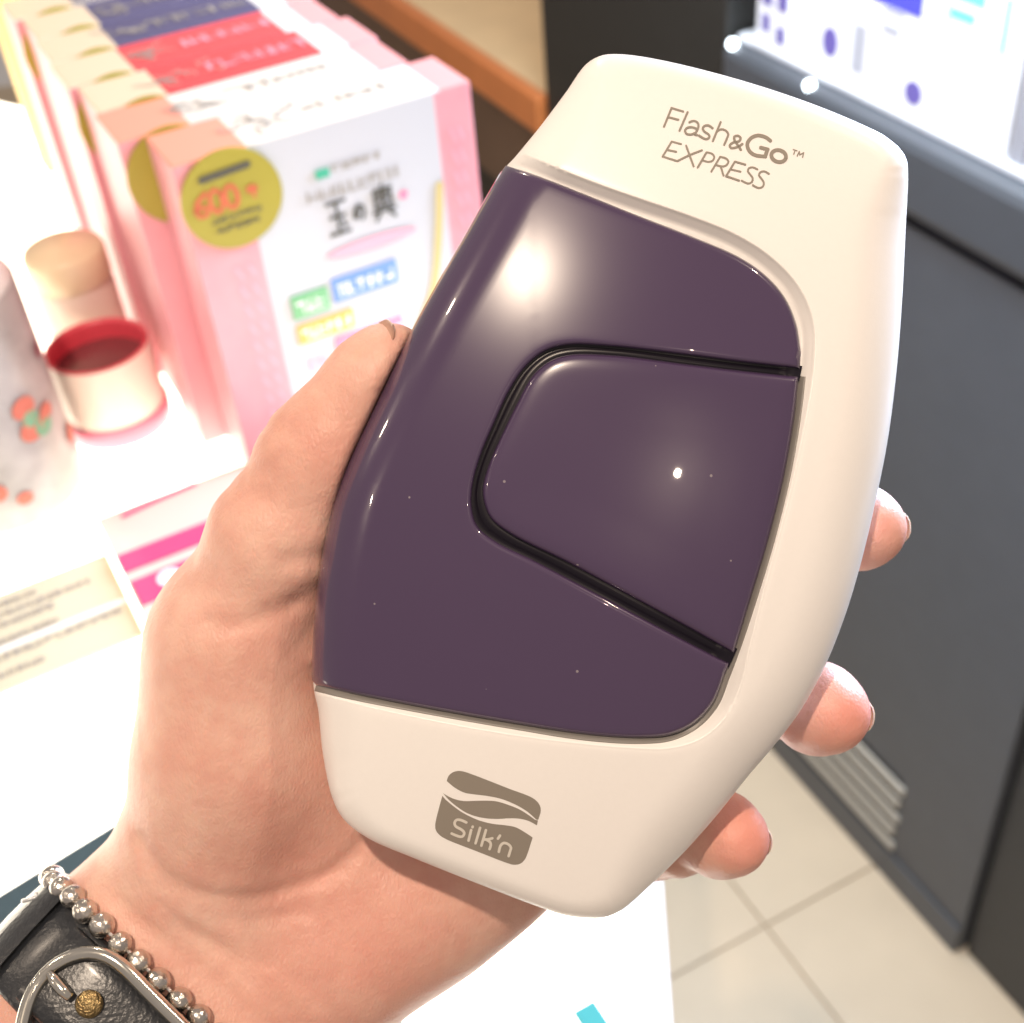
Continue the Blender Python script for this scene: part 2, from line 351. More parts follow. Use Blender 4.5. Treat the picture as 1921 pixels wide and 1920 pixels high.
def carton_material(name, top, corner):
    """printed card: pink side bands on shaded white, the coloured panel on the lid"""
    m = bpy.data.materials.new(name); m.use_nodes = True
    N, L = nodes_of(m); p = N['Principled BSDF']; p.inputs['Roughness'].default_value = .42
    tc = N.new('ShaderNodeTexCoord'); sx = N.new('ShaderNodeSeparateXYZ'); L.new(tc.outputs['Object'], sx.inputs[0])
    def step(sock, edge, less):
        q = N.new('ShaderNodeMath'); q.operation = 'LESS_THAN' if less else 'GREATER_THAN'; q.inputs[1].default_value = edge; L.new(sock, q.inputs[0]); return q.outputs[0]
    def mul(a, b):
        q = N.new('ShaderNodeMath'); q.operation = 'MULTIPLY'; L.new(a, q.inputs[0]); L.new(b, q.inputs[1]); return q.outputs[0]
    def mix(f, a, b):
        q = N.new('ShaderNodeMix'); q.data_type = 'RGBA'; L.new(f, q.inputs['Factor'])
        for s, v in (('A', a), ('B', b)):
            if isinstance(v, tuple): q.inputs[s].default_value = v
            else: L.new(v, q.inputs[s])
        return q.outputs['Result']
    white, pink = (.50, .51, .55, 1), (.78, .26, .33, 1)  # white card; the dimmer light on the fronts is put into this grey-blue
    n = N.new('ShaderNodeTexNoise'); n.inputs['Scale'].default_value = 60; L.new(tc.outputs['Object'], n.inputs['Vector'])
    pk = mix(n.outputs['Fac'], (.68, .25, .29, 1), (.70, .33, .37, 1))
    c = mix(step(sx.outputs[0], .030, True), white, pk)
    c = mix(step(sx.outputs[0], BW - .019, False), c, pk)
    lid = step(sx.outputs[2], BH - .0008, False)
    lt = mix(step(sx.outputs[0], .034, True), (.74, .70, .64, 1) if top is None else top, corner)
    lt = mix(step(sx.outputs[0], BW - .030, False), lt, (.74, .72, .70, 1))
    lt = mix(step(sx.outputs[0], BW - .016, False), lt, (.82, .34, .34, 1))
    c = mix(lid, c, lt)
    L.new(c, p.inputs['Base Color'])
    return m
CORAL, CREAM = (.85, .32, .23, 1), (.72, .58, .42, 1)
LIDS = [(None, CORAL), (None, CORAL), ((.72, .06, .07, 1), CREAM), ((.74, .07, .08, 1), CREAM), ((.075, .07, .16, 1), CREAM), ((.08, .075, .17, 1), CREAM), ((.30, .28, .30, 1), CREAM)]
LIDNAME = ['white', 'white', 'red', 'red', 'navy', 'navy', 'grey']
M_STICK = material('yellow sticker', srgb(156, 144, 46), .5, var=.06, scale=60)
M_INKD = material('dark ink', (.07, .065, .05), .6)
M_INKR = material('red ink', (.55, .12, .05), .6)
M_INKG = material('soft grey ink', (.33, .30, .27), .6)
M_GREEN = material('green label', (.16, .42, .20), .5); M_BLUEL = material('blue label', (.14, .27, .62), .5)
M_ORNG = material('orange label', (.85, .43, .10), .5); M_PINKL = material('pink label', (.82, .22, .36), .5); M_PINK2 = material('pale pink ink', (.80, .36, .45), .5)
M_WINK = material('white ink', (.85, .85, .85), .5); M_GOLD = material('gold swoosh', (.55, .45, .20), .4)
M_JADE = material('jade ink', (.05, .38, .24), .5)

def flat_strokes(name, strokes, width, to3d, m, parent, lift=.0004):
    """ribbons of ink; strokes are lists of 2D points, to3d(x, y, lift) places them"""
    vs, fs = [], []
    for si, st in enumerate(strokes):
        P = np.array(st, float); n = len(P); l = lift + 1.2e-5 * (si % 7); T = []
        if n < 2: continue
        for i in range(n):
            t = P[min(i + 1, n - 1)] - P[max(i - 1, 0)]; t /= np.linalg.norm(t) + 1e-12; T.append(np.array([-t[1], t[0]]))
        b0 = len(vs); w = width if np.isscalar(width) else width[si]
        dirs = [(P[1] - P[0]), (P[-1] - P[-2])]; dirs = [d / (np.linalg.norm(d) + 1e-12) for d in dirs]
        Q = [P[0] - dirs[0] * w * .35] + list(P) + [P[-1] + dirs[1] * w * .35]
        TT = [T[0]] + T + [T[-1]]; WW = [.55] + [1] * n + [.55]
        for q, t, k in zip(Q, TT, WW): vs += [to3d(*(q + t * w / 2 * k), l), to3d(*(q - t * w / 2 * k), l)]
        fs += [(b0 + 2 * i, b0 + 2 * i + 1, b0 + 2 * i + 3, b0 + 2 * i + 2) for i in range(len(Q) - 1)]
    return mesh(name, vs, fs, m, parent, True)
def doodle(cx, cy, s, seed):
    g = random.Random(seed); out = []
    for k in range(9):
        x, y = cx + g.uniform(-1, 1) * s, cy + g.uniform(-.55, .55) * s; a = g.uniform(0, 6.28); L = []
        for i in range(7):
            L.append((x, y)); a += g.uniform(-1.0, 1.0); x += math.cos(a) * s * .22; y += math.sin(a) * s * .16
        out.append(spline(L, s * .08))
    return out
def dashes(x0, x1, y, n, h, seed):
    g = random.Random(seed); out = []; w = (x1 - x0) / n
    for i in range(n):
        a = x0 + w * (i + .08); b = x0 + w * (i + .86)
        for k in range(3):
            if g.random() < .5: yy = y + g.uniform(-.5, .5) * h; out.append([(a, yy), (b, yy + g.uniform(-.1, .1) * h)])
            else: xx = g.uniform(a, b); out.append([(xx, y - h * .5), (xx + g.uniform(-.1, .1) * w, y + h * .5)])
    return out
KANJI = [[(0, .95), (.8, .95)], [(.4, .95), (.4, 0)], [(.08, .52), (.72, .52)], [(0, 0), (.85, 0)], [(.58, .33), (.7, .18)],
         [(1.35, .62), (1.2, .25), (1.1, .3), (1.12, .5), (1.3, .66), (1.5, .6), (1.55, .4), (1.42, .2)],
         [(2.0, .9), (2.8, .9)], [(2.05, .9), (2.05, .4)], [(2.75, .9), (2.75, .4)], [(2.4, 1.05), (2.4, .4)], [(2.05, .65), (2.75, .65)], [(2.05, .42), (2.75, .42)], [(2.2, .8), (2.6, .8)], [(1.9, .27), (2.9, .27)], [(2.2, .2), (2.0, 0)], [(2.6, .2), (2.85, 0)]]
def product_box(k):
    shift = 0 if k == 0 else -.0125 + .002 * ((k * 7) % 3 - 1)
    o0 = np.array([BA[0], BA[1], TOPZ]) + BX * shift + BY * (.0402 * k)
    lidn = LIDNAME[k]
    labs = ['white and pink product box at the front of its row, full yellow sticker showing',
            'white-lidded pink product box directly behind the foremost one', 'red-lidded product box touching the white-lidded one', 'red-lidded product box touching the navy-lidded one',
            'navy-lidded product box touching the red-lidded one', 'navy-lidded product box one before the last of the row', 'grey-lidded product box at the very back of the row']
    e = empty('product_box', bframe(o0), label=labs[k], cat='box', group='pink product boxes in a row on the lit counter')
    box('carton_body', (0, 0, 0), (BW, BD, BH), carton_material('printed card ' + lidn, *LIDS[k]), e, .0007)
    front = lambda x, y, l: (x, -l - .0004, y)
    topf = lambda x, y, l: (x, y, BH + l)
    # round sticker, slightly proud of the top edge
    R_ = .0232; cx, cz = .0225, BH - .0212
    vs = [(cx + R_ * math.cos(a), -.0016 + dy, cz + R_ * math.sin(a)) for dy in (0, .0012) for a in np.linspace(0, 2 * math.pi, 49)[:-1]]
    st = mesh('sticker', vs, [tuple(range(48)), tuple(reversed(range(48, 96)))] + [(i, (i + 1) % 48, 48 + (i + 1) % 48, 48 + i) for i in range(48)], M_STICK, e, False)
    flat_strokes('lid_drawing', doodle(.047, .018, .012, 30 + k), .0011, topf, M_INKG, e, .0005)
    if k < 2:
        flat_strokes('lid_lettering', dashes(.068, .112, .021, 6, .008, 50 + k), .0011, topf, M_INKG, e, .0005)
    else:
        flat_strokes('lid_lettering', dashes(.06, .112, .019, 7, .010, 50 + k), .0012, topf, M_PINK2 if k < 4 else M_INKG, e, .0005)
    if k == 0:
        sf = lambda x, y, l: (cx + x, -.0017 - l, cz + y)
        flat_strokes('sticker_heading', [[(-.012, .0125), (.010, .0138)]], .0032, sf, M_INKD, st)
        digits = []
        for dx in (-.0145, -.0075, -.0005):
            el = [(dx + .0028 * math.cos(a), .0015 + .0052 * math.sin(a)) for a in np.linspace(.6, 6.9, 18)]
            digits.append(el if dx > -.01 else [(dx + .003, .0065), (dx - .0015, .003), (dx - .003, -.001), (dx - .0015, -.0038), (dx + .0018, -.0036), (dx + .0026, -.001), (dx, .0008), (dx - .0026, -.0008)])
        flat_strokes('sticker_number', digits, .0021, sf, M_INKR, st)
        flat_strokes('sticker_yen', dashes(.0065, .0125, .0012, 1, .006, 3), .0013, sf, M_INKR, st)
        flat_strokes('sticker_small_print', dashes(-.012, .012, -.0075, 8, .0022, 4) + dashes(-.011, .010, -.0125, 7, .0022, 5), .0006, sf, M_INKD, st)
        f0 = BH
        flat_strokes('front_heading', dashes(.070, .096, f0 - .0215, 5, .003, 8), .0008, front, M_INKG, e)
        box('jade_mark', (.0625, -.0009, f0 - .0245), (.069, .0, f0 - .0205), M_JADE, e)
        flat_strokes('front_subheading', dashes(.056, .103, f0 - .032, 9, .005, 9), .0009, front, M_INKG, e)
        flat_strokes('front_name', [[(.0645 + x * .0118, f0 - .0535 + y * .0165) for x, y in s] for s in KANJI], .0016, front, M_INKD, e)
        vs = [(.1035 + .0022 * math.cos(a), -.0008, f0 - .0445 + .0022 * math.sin(a)) for a in np.linspace(0, 6.283, 17)[:-1]]
        mesh('red_dot', vs, [tuple(range(16))], M_PINKL, e, False)
        vs = [(.084 + .0235 * math.cos(a), -.0008, f0 - .0635 + .0032 * math.sin(a)) for a in np.linspace(0, 6.283, 33)[:-1]]
        mesh('pink_brush_mark', vs, [tuple(range(32))], M_PINK2, e, False)
        for nm, x0, x1, z, h, m in (('green_label', .0385, .0575, -.0905, .0125, M_GREEN), ('blue_label', .0600, .0945, -.0885, .0125, M_BLUEL), ('orange_label', .0385, .0685, -.1045, .0105, M_ORNG), ('pink_label', .0565, .0935, -.1185, .0105, M_PINKL)):
            b = box(nm, (x0, -.0012, f0 + z), (x1, .0, f0 + z + h), m, e, .0004)
            flat_strokes('label_lettering', dashes(x0 + .002, x1 - .002, f0 + z + h * .5, max(3, int((x1 - x0) / .005)), h * .5, int(x0 * 1e4)), .0008, lambda x, y, l: (x, -.0013 - l, y), M_WINK, b)
        flat_strokes('small_label_lettering', dashes(.041, .052, f0 - .118, 3, .006, 77), .0012, front, M_PINK2, e)
        vs = [(.075 + .0055 * math.cos(a), -.0008, f0 - .142 + .0055 * math.sin(a)) for a in np.linspace(0, 6.283, 25)[:-1]]
        mesh('red_seal', vs, [tuple(range(24))], material('coral ink', (.80, .16, .14), .5), e, False)
        flat_strokes('gold_swoosh', [spline([(.1225, f0 - .045), (.119, f0 - .07), (.112, f0 - .10), (.100, f0 - .12)], .004)], .004, front, M_GOLD, e)
        flat_strokes('band_lettering', [[(BW - .0105 + dx, f0 - .02 - .011 * i), (BW - .0085 + dx, f0 - .026 - .011 * i)] for i in range(10) for dx in (-.002, .002)], .0012, front, M_PINK2, e)
        flat_strokes('band_lettering', [[(.020 + dx, f0 - .055 - .010 * i), (.022 + dx, f0 - .060 - .010 * i)] for i in range(9) for dx in (-.003, .003)], .0014, front, M_PINK2, e)
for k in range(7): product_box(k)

# cards and goods on the counter ------------------------------------
M_CARD = material('cream card', (.64, .59, .43), .55, var=.03, scale=30)
M_CARDW = material('white card', (.66, .58, .50), .5)
M_CRIM = material('crimson print', (.66, .07, .20), .5)
def card(name, px, py, w, d, label, cat, m, rot=0.0, th=.0016, lift=.001):
    p = on_z(px, py, TOPZ + lift)
    M = bframe(p) @ Matrix.Rotation(rot, 4, 'Z')
    e = empty(name, M, label=label, cat=cat)
    box('card_sheet', (0, 0, 0), (w, d, th), m, e, .0004)
    return e, (lambda x, y, l: (x, y, th + l))
# cream price card: near-left corner sits off the frame
e, t3 = card('price_card', -95, 1345, .086, .064, 'cream price card with lines of dark text beside the thumb', 'card', M_CARD)
for i, (y, x0, x1, n) in enumerate([(.056, .018, .050, 12), (.049, .010, .074, 22), (.042, .010, .056, 16), (.031, .010, .055, 18), (.021, .010, .082, 24), (.010, .020, .044, 7)]):
    flat_strokes('text_line', dashes(x0, x1, y, n, .0032, 100 + i), .0009, t3, M_INKG, e, .0003)
box('white_stripe', (0, .0245, .0014), (.086, .0275, .0021), M_WINK, e)
e, t3 = card('pink_card', 285, 1190, .120, .092, 'white and pink leaflet lying behind the cream price card', 'card', M_CARDW, lift=.0045)
flat_strokes('brush_mark', [spline([(.012, .086), (.030, .0885), (.050, .090)], .004)], .0035, t3, M_CRIM, e, .0004)
box('crimson_band', (.0005, .044, .0012), (.118, .058, .0024), M_CRIM, e)
b = box('crimson_panel', (.001, .018, .0012), (.118, .037, .0024), M_CRIM, e, .0004)
vs = [(.018 + .006 * math.cos(a), .029 + .006 * math.sin(a), .0026) for a in np.linspace(0, 6.283, 25)[:-1]]
mesh('white_disc', vs, [tuple(range(24))], M_WINK, b, False)
e, t3 = card('teal_card', 1105, 1950, .008, .010, 'small teal card at the edge of the glowing counter', 'card', material('teal card', (.06, .42, .42), .5))
# dark teal mat under the wrist
p = on_z(0, 1692, TOPZ + .001); q = on_z(185, 1578, TOPZ + .001)
ax = (q - p) / np.linalg.norm(q - p); ay = np.array([-ax[1], ax[0], 0])
MM = Matrix(((ax[0], ay[0], 0, p[0]), (ax[1], ay[1], 0, p[1]), (0, 0, 1, TOPZ + .001), (0, 0, 0, 1)))
mt = box('display_mat', (-.12, -.20, 0), (.085, 0, .004), material('dark teal felt', (.035, .062, .070), .7, var=.2, scale=300, bump=.3, bscale=1500), None, .001, MM)
tag(mt, 'dark teal mat on the counter under the wrist', 'mat')

# white bottle with flowered label
pb = on_z(22, 930, TOPZ)
e = empty('pump_bottle', Matrix.Translation((pb[0], pb[1], TOPZ + .001)), label='white bottle with a flowered grey label left of the open tub', cat='bottle'); e.scale = (1.32, 1.32, 1.25)
M_BOT = material('white bottle', (.72, .71, .70), .35); M_BLAB = material('grey bottle label', (.34, .32, .32), .4, var=.55, scale=70)
lathe('bottle_body', [(.0001, 0), (.0275, 0), (.029, .003), (.029, .095), (.026, .104), (.016, .110)], M_BOT, e)
lathe('bottle_cap', [(.016, .109), (.0235, .1095), (.0245, .113), (.0235, .132), (.017, .141), (.0001, .144)], M_BOT, e)
lathe('bottle_label', [(.0293, .004), (.0296, .005), (.0296, .094), (.0293, .095)], M_BLAB, e)
for i in range(16):
    a = random.uniform(-2.2, .6); z = random.uniform(.012, .09); r = random.uniform(.003, .0055)
    vs = [((.0302) * math.cos(a + r * math.cos(t) / .0302), .0302 * math.sin(a + r * math.cos(t) / .0302), z + r * math.sin(t) * .9) for t in np.linspace(0, 6.283, 11)[:-1]]
    mesh('flower', vs, [tuple(range(10))], [material('flower ink', c, .5) for c in ((.50, .12, .08), (.12, .33, .20), (.25, .10, .12))][i % 3], e, False)
# low open tub, pink inside, and a lidded cream jar behind it
pj = on_z(228, 792, TOPZ)
e = empty('pink_tub', Matrix.Translation((pj[0], pj[1], TOPZ + .001)), label='low open tub with a dark red inside and pink foot beside the product boxes', cat='tub'); e.scale = (1.18, 1.18, .92)
M_JAR = material('cream plastic', (.80, .68, .60), .3); M_JARP = material('pink plastic', (.78, .22, .32), .35); M_RED = material('dark red paste', (.20, .045, .055), .3); M_SCAR = material('scarlet plastic', (.75, .08, .12), .35)
lathe('tub_body', [(.0001, .0005), (.0222, .0005), (.0226, .013), (.0232, .050), (.0228, .0525)], M_JAR, e)
lathe('tub_rim', [(.0228, .0523), (.0226, .0535), (.0216, .0535), (.0212, .050), (.0206, .040)], M_SCAR, e)
lathe('tub_paste', [(.0207, .0415), (.012, .0425), (.0001, .0428)], M_RED, e)
lathe('tub_foot', [(.0223, .0), (.0235, .001), (.0238, .012), (.0229, .0135)], M_JARP, e)
pk_ = on_z(196, 702, TOPZ)
e = empty('cream_jar', Matrix.Translation((pk_[0], pk_[1], TOPZ + .001)), label='cream jar with a pale gold lid behind the open pink tub', cat='jar')
lathe('jar_body', [(.0001, 0), (.0205, 0), (.0215, .003), (.0215, .058), (.0200, .062)], M_JAR, e)
lathe('jar_lid', [(.0201, .0615), (.0218, .063), (.0218, .078), (.0205, .081), (.0001, .082)], material('pale gold lid', (.78, .64, .44), .35), e)
# yellow and tan uprights beyond the boxes
def upright(name, px0, px1, pyb, y_w, h, m, label, cat, frac=.5):
    a = on_z(px0, pyb, TOPZ); w = abs(px1 - px0) / FPX * np.linalg.norm(a - CAM)
    e = empty(name, bframe(np.array([a[0], a[1], TOPZ + .0005])), label=label, cat=cat)
    box('panel', (0, 0, 0), (w, y_w, h), m, e, .001)
    box('cap', (-.001, -.001, h), (w + .001, y_w + .001, h + .004), M_CARDW, e, .001)
upright('yellow_box', 92, 140, 330, .03, .26, material('yellow card', (.80, .55, .16), .5, var=.1), 'tall narrow yellow box standing left of the product boxes', 'box')
upright('tan_box', 130, 190, 255, .05, .20, material('tan card', (.42, .31, .20), .5, var=.15), 'tan box standing behind the last product box', 'box')

# ================================================================== THE DEVICE
CX, CY = 1150., 920.
TH = math.radians(18.8); AX = (math.cos(TH), math.sin(TH)); BXX = (math.sin(TH), -math.cos(TH))
PXMM = D0 / FPX
OUT = spline([(1160, 102), (1130, 104), (1100, 120), (1060, 175), (1015, 235), (985, 272), (965, 296), (945, 318), (880, 430), (790, 590), (700, 770), (640, 905), (606, 1040), (590, 1180), (588, 1290), (596, 1330), (606, 1420), (624, 1500),
              (645, 1538), (690, 1573), (780, 1612), (880, 1652), (1000, 1698), (1060, 1718), (1100, 1723), (1135, 1721), (1165, 1708), (1215, 1665), (1280, 1602), (1340, 1535), (1400, 1460), (1455, 1395), (1500, 1335), (1545, 1255), (1585, 1155), (1615, 1055), (1640, 950),
              (1665, 825), (1682, 690), (1692, 560), (1698, 440), (1703, 325), (1700, 300), (1688, 280), (1660, 256), (1610, 231), (1520, 194), (1400, 154), (1280, 122), (1200, 106)], 8, True)
def fillet_r(p):
    u, v = p
    d = (np.array([u, v]) - (CX, CY)); a = d @ np.array(AX) / 500; b = d @ np.array(BXX) / 800
    if abs(b) > .90 and abs(a) < .95: return 30.
    return 100. if a > 0 else 88.
FR = np.array([fillet_r(p) for p in OUT])
for _ in range(90): FR = (np.roll(FR, 1) + FR + np.roll(FR, -1)) / 3
def seg_dist(P, poly, closed=True, extra=None):
    """distance from points to a polyline (and an interpolated value of the nearest segment)"""
    A = poly; B = np.roll(poly, -1, 0)
    if not closed: A, B = A[:-1], poly[1:]
    D = np.full(len(P), 1e9); X = np.zeros(len(P))
    for c in range(0, len(P), 4000):
        q = P[c:c + 4000, None, :]; ab = (B - A)[None]; ap = q - A[None]
        t = np.clip((ap * ab).sum(-1) / ((ab ** 2).sum(-1) + 1e-9), 0, 1)
        d = np.sqrt(((ap - ab * t[..., None]) ** 2).sum(-1)); j = d.argmin(1); ii = np.arange(len(j))
        D[c:c + 4000] = d[ii, j]
        if extra is not None: X[c:c + 4000] = extra[j]
    return (D, X) if extra is not None else D
def inside(P, poly):
    x, y = P[:, 0], P[:, 1]; r = np.zeros(len(P), bool); n = len(poly)
    for i in range(n):
        x1, y1 = poly[i]; x2, y2 = poly[(i + 1) % n]
        c = ((y1 > y) != (y2 > y)) & (x < (x2 - x1) * (y - y1) / (y2 - y1 + 1e-12) + x1); r ^= c
    return r
def dome(P):
    d = P - (CX, CY); a = (d[:, 0] * AX[0] + d[:, 1] * AX[1]) * PXMM; b = (d[:, 0] * BXX[0] + d[:, 1] * BXX[1]) * PXMM
    return -a * a / (2 * 165.) - b * b / (2 * 230.) + .01 * b
def zbase(P, grow=0.):
    D, R = seg_dist(P, OUT, True, FR); D = np.where(inside(P, OUT), D, 0) + grow
    k = np.clip(1 - D / R, 0, 1)
    return dome(P) - R * PXMM * .95 * (1 - np.sqrt(np.clip(1 - k * k, 0, 1)))

def ccw(poly):
    a = poly; s = np.sum(a[:, 0] * np.roll(a[:, 1], -1) - np.roll(a[:, 0], -1) * a[:, 1]); return poly if s > 0 else poly[::-1]
def offset_ring(poly, d, closed=True):
    t = np.roll(poly, -1, 0) - np.roll(poly, 1, 0)
    if not closed: t[0] = poly[1] - poly[0]; t[-1] = poly[-1] - poly[-2]
    t /= np.linalg.norm(t, axis=1)[:, None] + 1e-9
    return poly + np.stack([-t[:, 1], t[:, 0]], 1) * d
def thin(P, mind):
    """drop points nearer than mind to an earlier one (grid hash)"""
    seen = {}; keep = []
    for i, (x, y) in enumerate(P):
        c = (int(x // mind), int(y // mind)); ok = True
        for a in (-1, 0, 1):
            for b in (-1, 0, 1):
                for j in seen.get((c[0] + a, c[1] + b), ()):
                    if (P[j][0] - x) ** 2 + (P[j][1] - y) ** 2 < mind * mind: ok = False; break
                if not ok: break
            if not ok: break
        if ok: seen.setdefault(c, []).append(i); keep.append(i)
    return keep
DEVB = np.array([5., -60., -20.])             # the device's origin (mm)
dev = empty('hair_removal_device', frame_at(DEVB), label='white and glossy purple handheld hair-removal device held in the hand', cat='device')
def loc(p): return (np.asarray(p) - DEVB) / 1000
def sheet(name, poly, rings, zf, m, skirt, grid=13., extra_pts=None, parent=None):
    """a shell over a pixel-space outline: rings of vertices near the rim, a grid inside, lifted by zf, with a skirt going back"""
    poly = ccw(np.array(poly)); n = len(poly); pts = [poly]
    for d in rings:
        q = offset_ring(poly, d); dd = seg_dist(q, poly); ok = inside(q, poly) & (dd > d * .96); pts.append(q[ok])
    ex = []
    if extra_pts is not None:
        q = extra_pts; ok = inside(q, poly) & (seg_dist(q, poly) > 1.5); ex = [q[ok]]
    x0, y0 = poly.min(0); x1, y1 = poly.max(0)
    g = np.stack(np.meshgrid(np.arange(x0, x1, grid), np.arange(y0, y1, grid * .87)), -1)
    g[::2, :, 0] += grid / 2; g = g.reshape(-1, 2)
    ok = inside(g, poly); g = g[ok]; g = g[seg_dist(g, poly) > (rings[-1] if rings else 0) + grid * .4]
    if ex: g = g[seg_dist(g, RECESS_OPEN, False) > 40]
    P = np.concatenate([pts[0]] + ex + pts[1:] + [g])
    keep = np.array(thin(P, 1.4)); kb = keep[keep < n]; P = P[keep]; nb = len(kb)
    res = delaunay_2d_cdt([Vector(p) for p in P], [(i, (i + 1) % nb) for i in range(nb)], [list(range(nb))], 1, 1e-4)
    V2 = np.array([tuple(v) for v in res[0]]); F = [tuple(f) for f in res[2]]
    Z = zf(V2); V = list(loc(mm(V2[:, 0], V2[:, 1], Z)))
    # faces must look at the lens: pixel v points down, so flip when needed
    F2 = []
    for f in F:
        a, b, c = V2[f[0]], V2[f[1]], V2[f[2]]
        F2.append(f if (b[0] - a[0]) * (c[1] - a[1]) - (b[1] - a[1]) * (c[0] - a[0]) < 0 else f[::-1])
    F = F2
    # skirt
    Pb = poly[kb]; Zb = zf(Pb); B3 = mm(Pb[:, 0], Pb[:, 1], Zb); cur = None
    for sk in skirt(Pb, B3):
        base = len(V); V += list(loc(sk)); 
        if cur is not None: F += [(cur + i, base + i, base + (i + 1) % nb, cur + (i + 1) % nb) for i in range(nb)]
        cur = base
    F.append(tuple(range(cur, cur + nb)))
    o = mesh(name, V, F, m, parent or dev, True)
    return o
def prof(d, tab):
    return np.interp(d, [a for a, b in tab], [b for a, b in tab])

RECESS_OPEN = spline([(900, 258), (945, 272), (985, 287), (1050, 314), (1130, 345), (1210, 373), (1300, 404), (1380, 437), (1440, 474), (1490, 522), (1518, 570), (1531, 620), (1531, 670), (1524, 730), (1510, 805), (1490, 900), (1462, 1010), (1432, 1120), (1408, 1215),
                      (1390, 1290), (1362, 1347), (1315, 1388), (1255, 1406), (1180, 1405), (1060, 1394), (930, 1376), (800, 1352), (680, 1326), (610, 1308), (560, 1298), (500, 1290)], 8)
RECESS = np.concatenate([RECESS_OPEN, [(300, 1280), (300, 250)]])
WALL = [(0, 0), (3, .10), (8, .7), (25, 2.3), (30, 2.5), (46, 2.6), (75, 7.5), (90, 8)]
def z_shell(P):
    z = zbase(P); d = seg_dist(P, RECESS_OPEN, False); ins = inside(P, RECESS)
    # soft lip: the rim rises a little before it drops
    return z - np.where(ins, prof(d, WALL), 0) - np.where(~ins, .10 * np.exp(-d / 4.), 0)
ex = np.concatenate([offset_ring(RECESS_OPEN, s) for s in (-36, -24, -15, -9, -5, -2.5, -.6, 1.2, 3, 5.5, 8.5, 12, 16, 20.5, 25, 29, 33, 40)])
def shell_skirt(Pb, B3):
    c = B3[:, :2].mean(0); out = [B3]
    for Z, w in ((-13, 0), (-18, .6), (-24, 2.2), (-29, 4.8), (-33, 8.5), (-35.5, 13), (-36.3, 19)):
        q = B3.copy(); q[:, 2] = np.minimum(Z, B3[:, 2] - .2)
        dvec = c - q[:, :2]; L = np.linalg.norm(dvec, axis=1)[:, None]; q[:, :2] += dvec / L * w; out.append(q)
    return out
housing = sheet('housing', OUT, [.6, 1.6, 3.2, 5.5, 8.5, 12.5, 18, 25, 34, 45, 58, 73, 90, 108], z_shell, M_WHITE, shell_skirt, 14., ex)

# purple window
PT = [(948, 311), (1000, 327), (1100, 366), (1200, 406), (1300, 445), (1385, 482), (1437, 518), (1473, 560), (1494, 610), (1502, 660)]
PRT = [(1500, 694)]; PRB = [(1364, 1243)]
RIGHT = [(1500, 706), (1490, 790), (1470, 900), (1440, 1020), (1408, 1125), (1385, 1195), (1374, 1226)]
PB = [(1358, 1268), (1338, 1318), (1304, 1356), (1258, 1379), (1200, 1385), (1100, 1379), (960, 1357), (800, 1329), (650, 1300), (592, 1286)]
GO = [(1500, 692), (1400, 681), (1290, 667), (1150, 651), (1065, 648), (1022, 660), (985, 690), (955, 735), (925, 800), (902, 855), (887, 910), (885, 952), (896, 988), (930, 1016), (1000, 1051), (1110, 1109), (1250, 1184), (1367, 1245)]
GI = [(1497, 707), (1400, 697), (1290, 684), (1150, 667), (1068, 666), (1030, 678), (998, 706), (968, 760), (946, 805), (918, 868), (905, 915), (908, 945), (921, 974), (958, 1003), (1060, 1054), (1150, 1102), (1270, 1167), (1376, 1226)]
left = OUT[(OUT[:, 1] > 322) & (OUT[:, 1] < 1280) & (OUT[:, 0] < 960)]
left = left[np.argsort(-left[:, 1])]
PANEL = np.concatenate([spline(PT, 6), spline(GO, 5), spline(PB, 6), left + np.array([-2.5, 0])])
PBEV = [(0, 1.1), (1.5, .55), (4, .18), (8, .03), (14, 0)]
def z_panel(P):
    q = P + np.array([2.0, 0]) * (P[:, :1] < 1000)
    D = seg_dist(P, PANEL); D = np.where(inside(P, PANEL), D, 0)
    return zbase(q, 1.2) - .75 - prof(D, PBEV)
def panel_skirt(Pb, B3):
    q = B3.copy(); lf = (np.abs(Pb[:, None, :] - (left + np.array([-2.5, 0]))[None]).sum(-1).min(1) < 1.0)
    q1 = B3.copy(); q1[:, 2] -= np.where(lf, 6., 1.6); q2 = q1.copy(); q2[:, 2] -= np.where(lf, 5., .2); q2[:, 0] += np.where(lf, 1.5, 0)
    return [B3, q1, q2]
panel = sheet('purple_window', PANEL, [1.5, 3, 5, 8, 12, 18, 26, 36, 50, 68], z_panel, M_PURPLE, panel_skirt, 13.)
# press button
BUTTON = np.concatenate([spline(GI, 5), spline([(1376, 1226), (1386, 1196), (1408, 1125), (1440, 1020), (1470, 900), (1489, 790), (1497, 715)], 6)[1:]])
BBEV = [(0, 1.35), (1.5, .75), (4, .38), (8, .20), (14, .10), (24, .02), (34, 0)]
def z_button(P):
    D = seg_dist(P, BUTTON); D = np.where(inside(P, BUTTON), D, 0)
    d = P - (1165, 905); a = (d[:, 0] * AX[0] + d[:, 1] * AX[1]) * PXMM; b = (d[:, 0] * BXX[0] + d[:, 1] * BXX[1]) * PXMM
    dish = 0.25 * np.exp(-(a * a / (2 * 14.5 ** 2) + b * b / (2 * 13.5 ** 2))); e_ = np.clip(D / 130, 0, 1); e_ = e_ * e_ * (3 - 2 * e_)
    return zbase(P) - .62 - prof(D, BBEV) - dish * e_
def small_skirt(Pb, B3):
    q1 = B3.copy(); q1[:, 2] -= 1.4; q2 = q1.copy(); q2[:, 2] -= .15; return [B3, q1, q2]
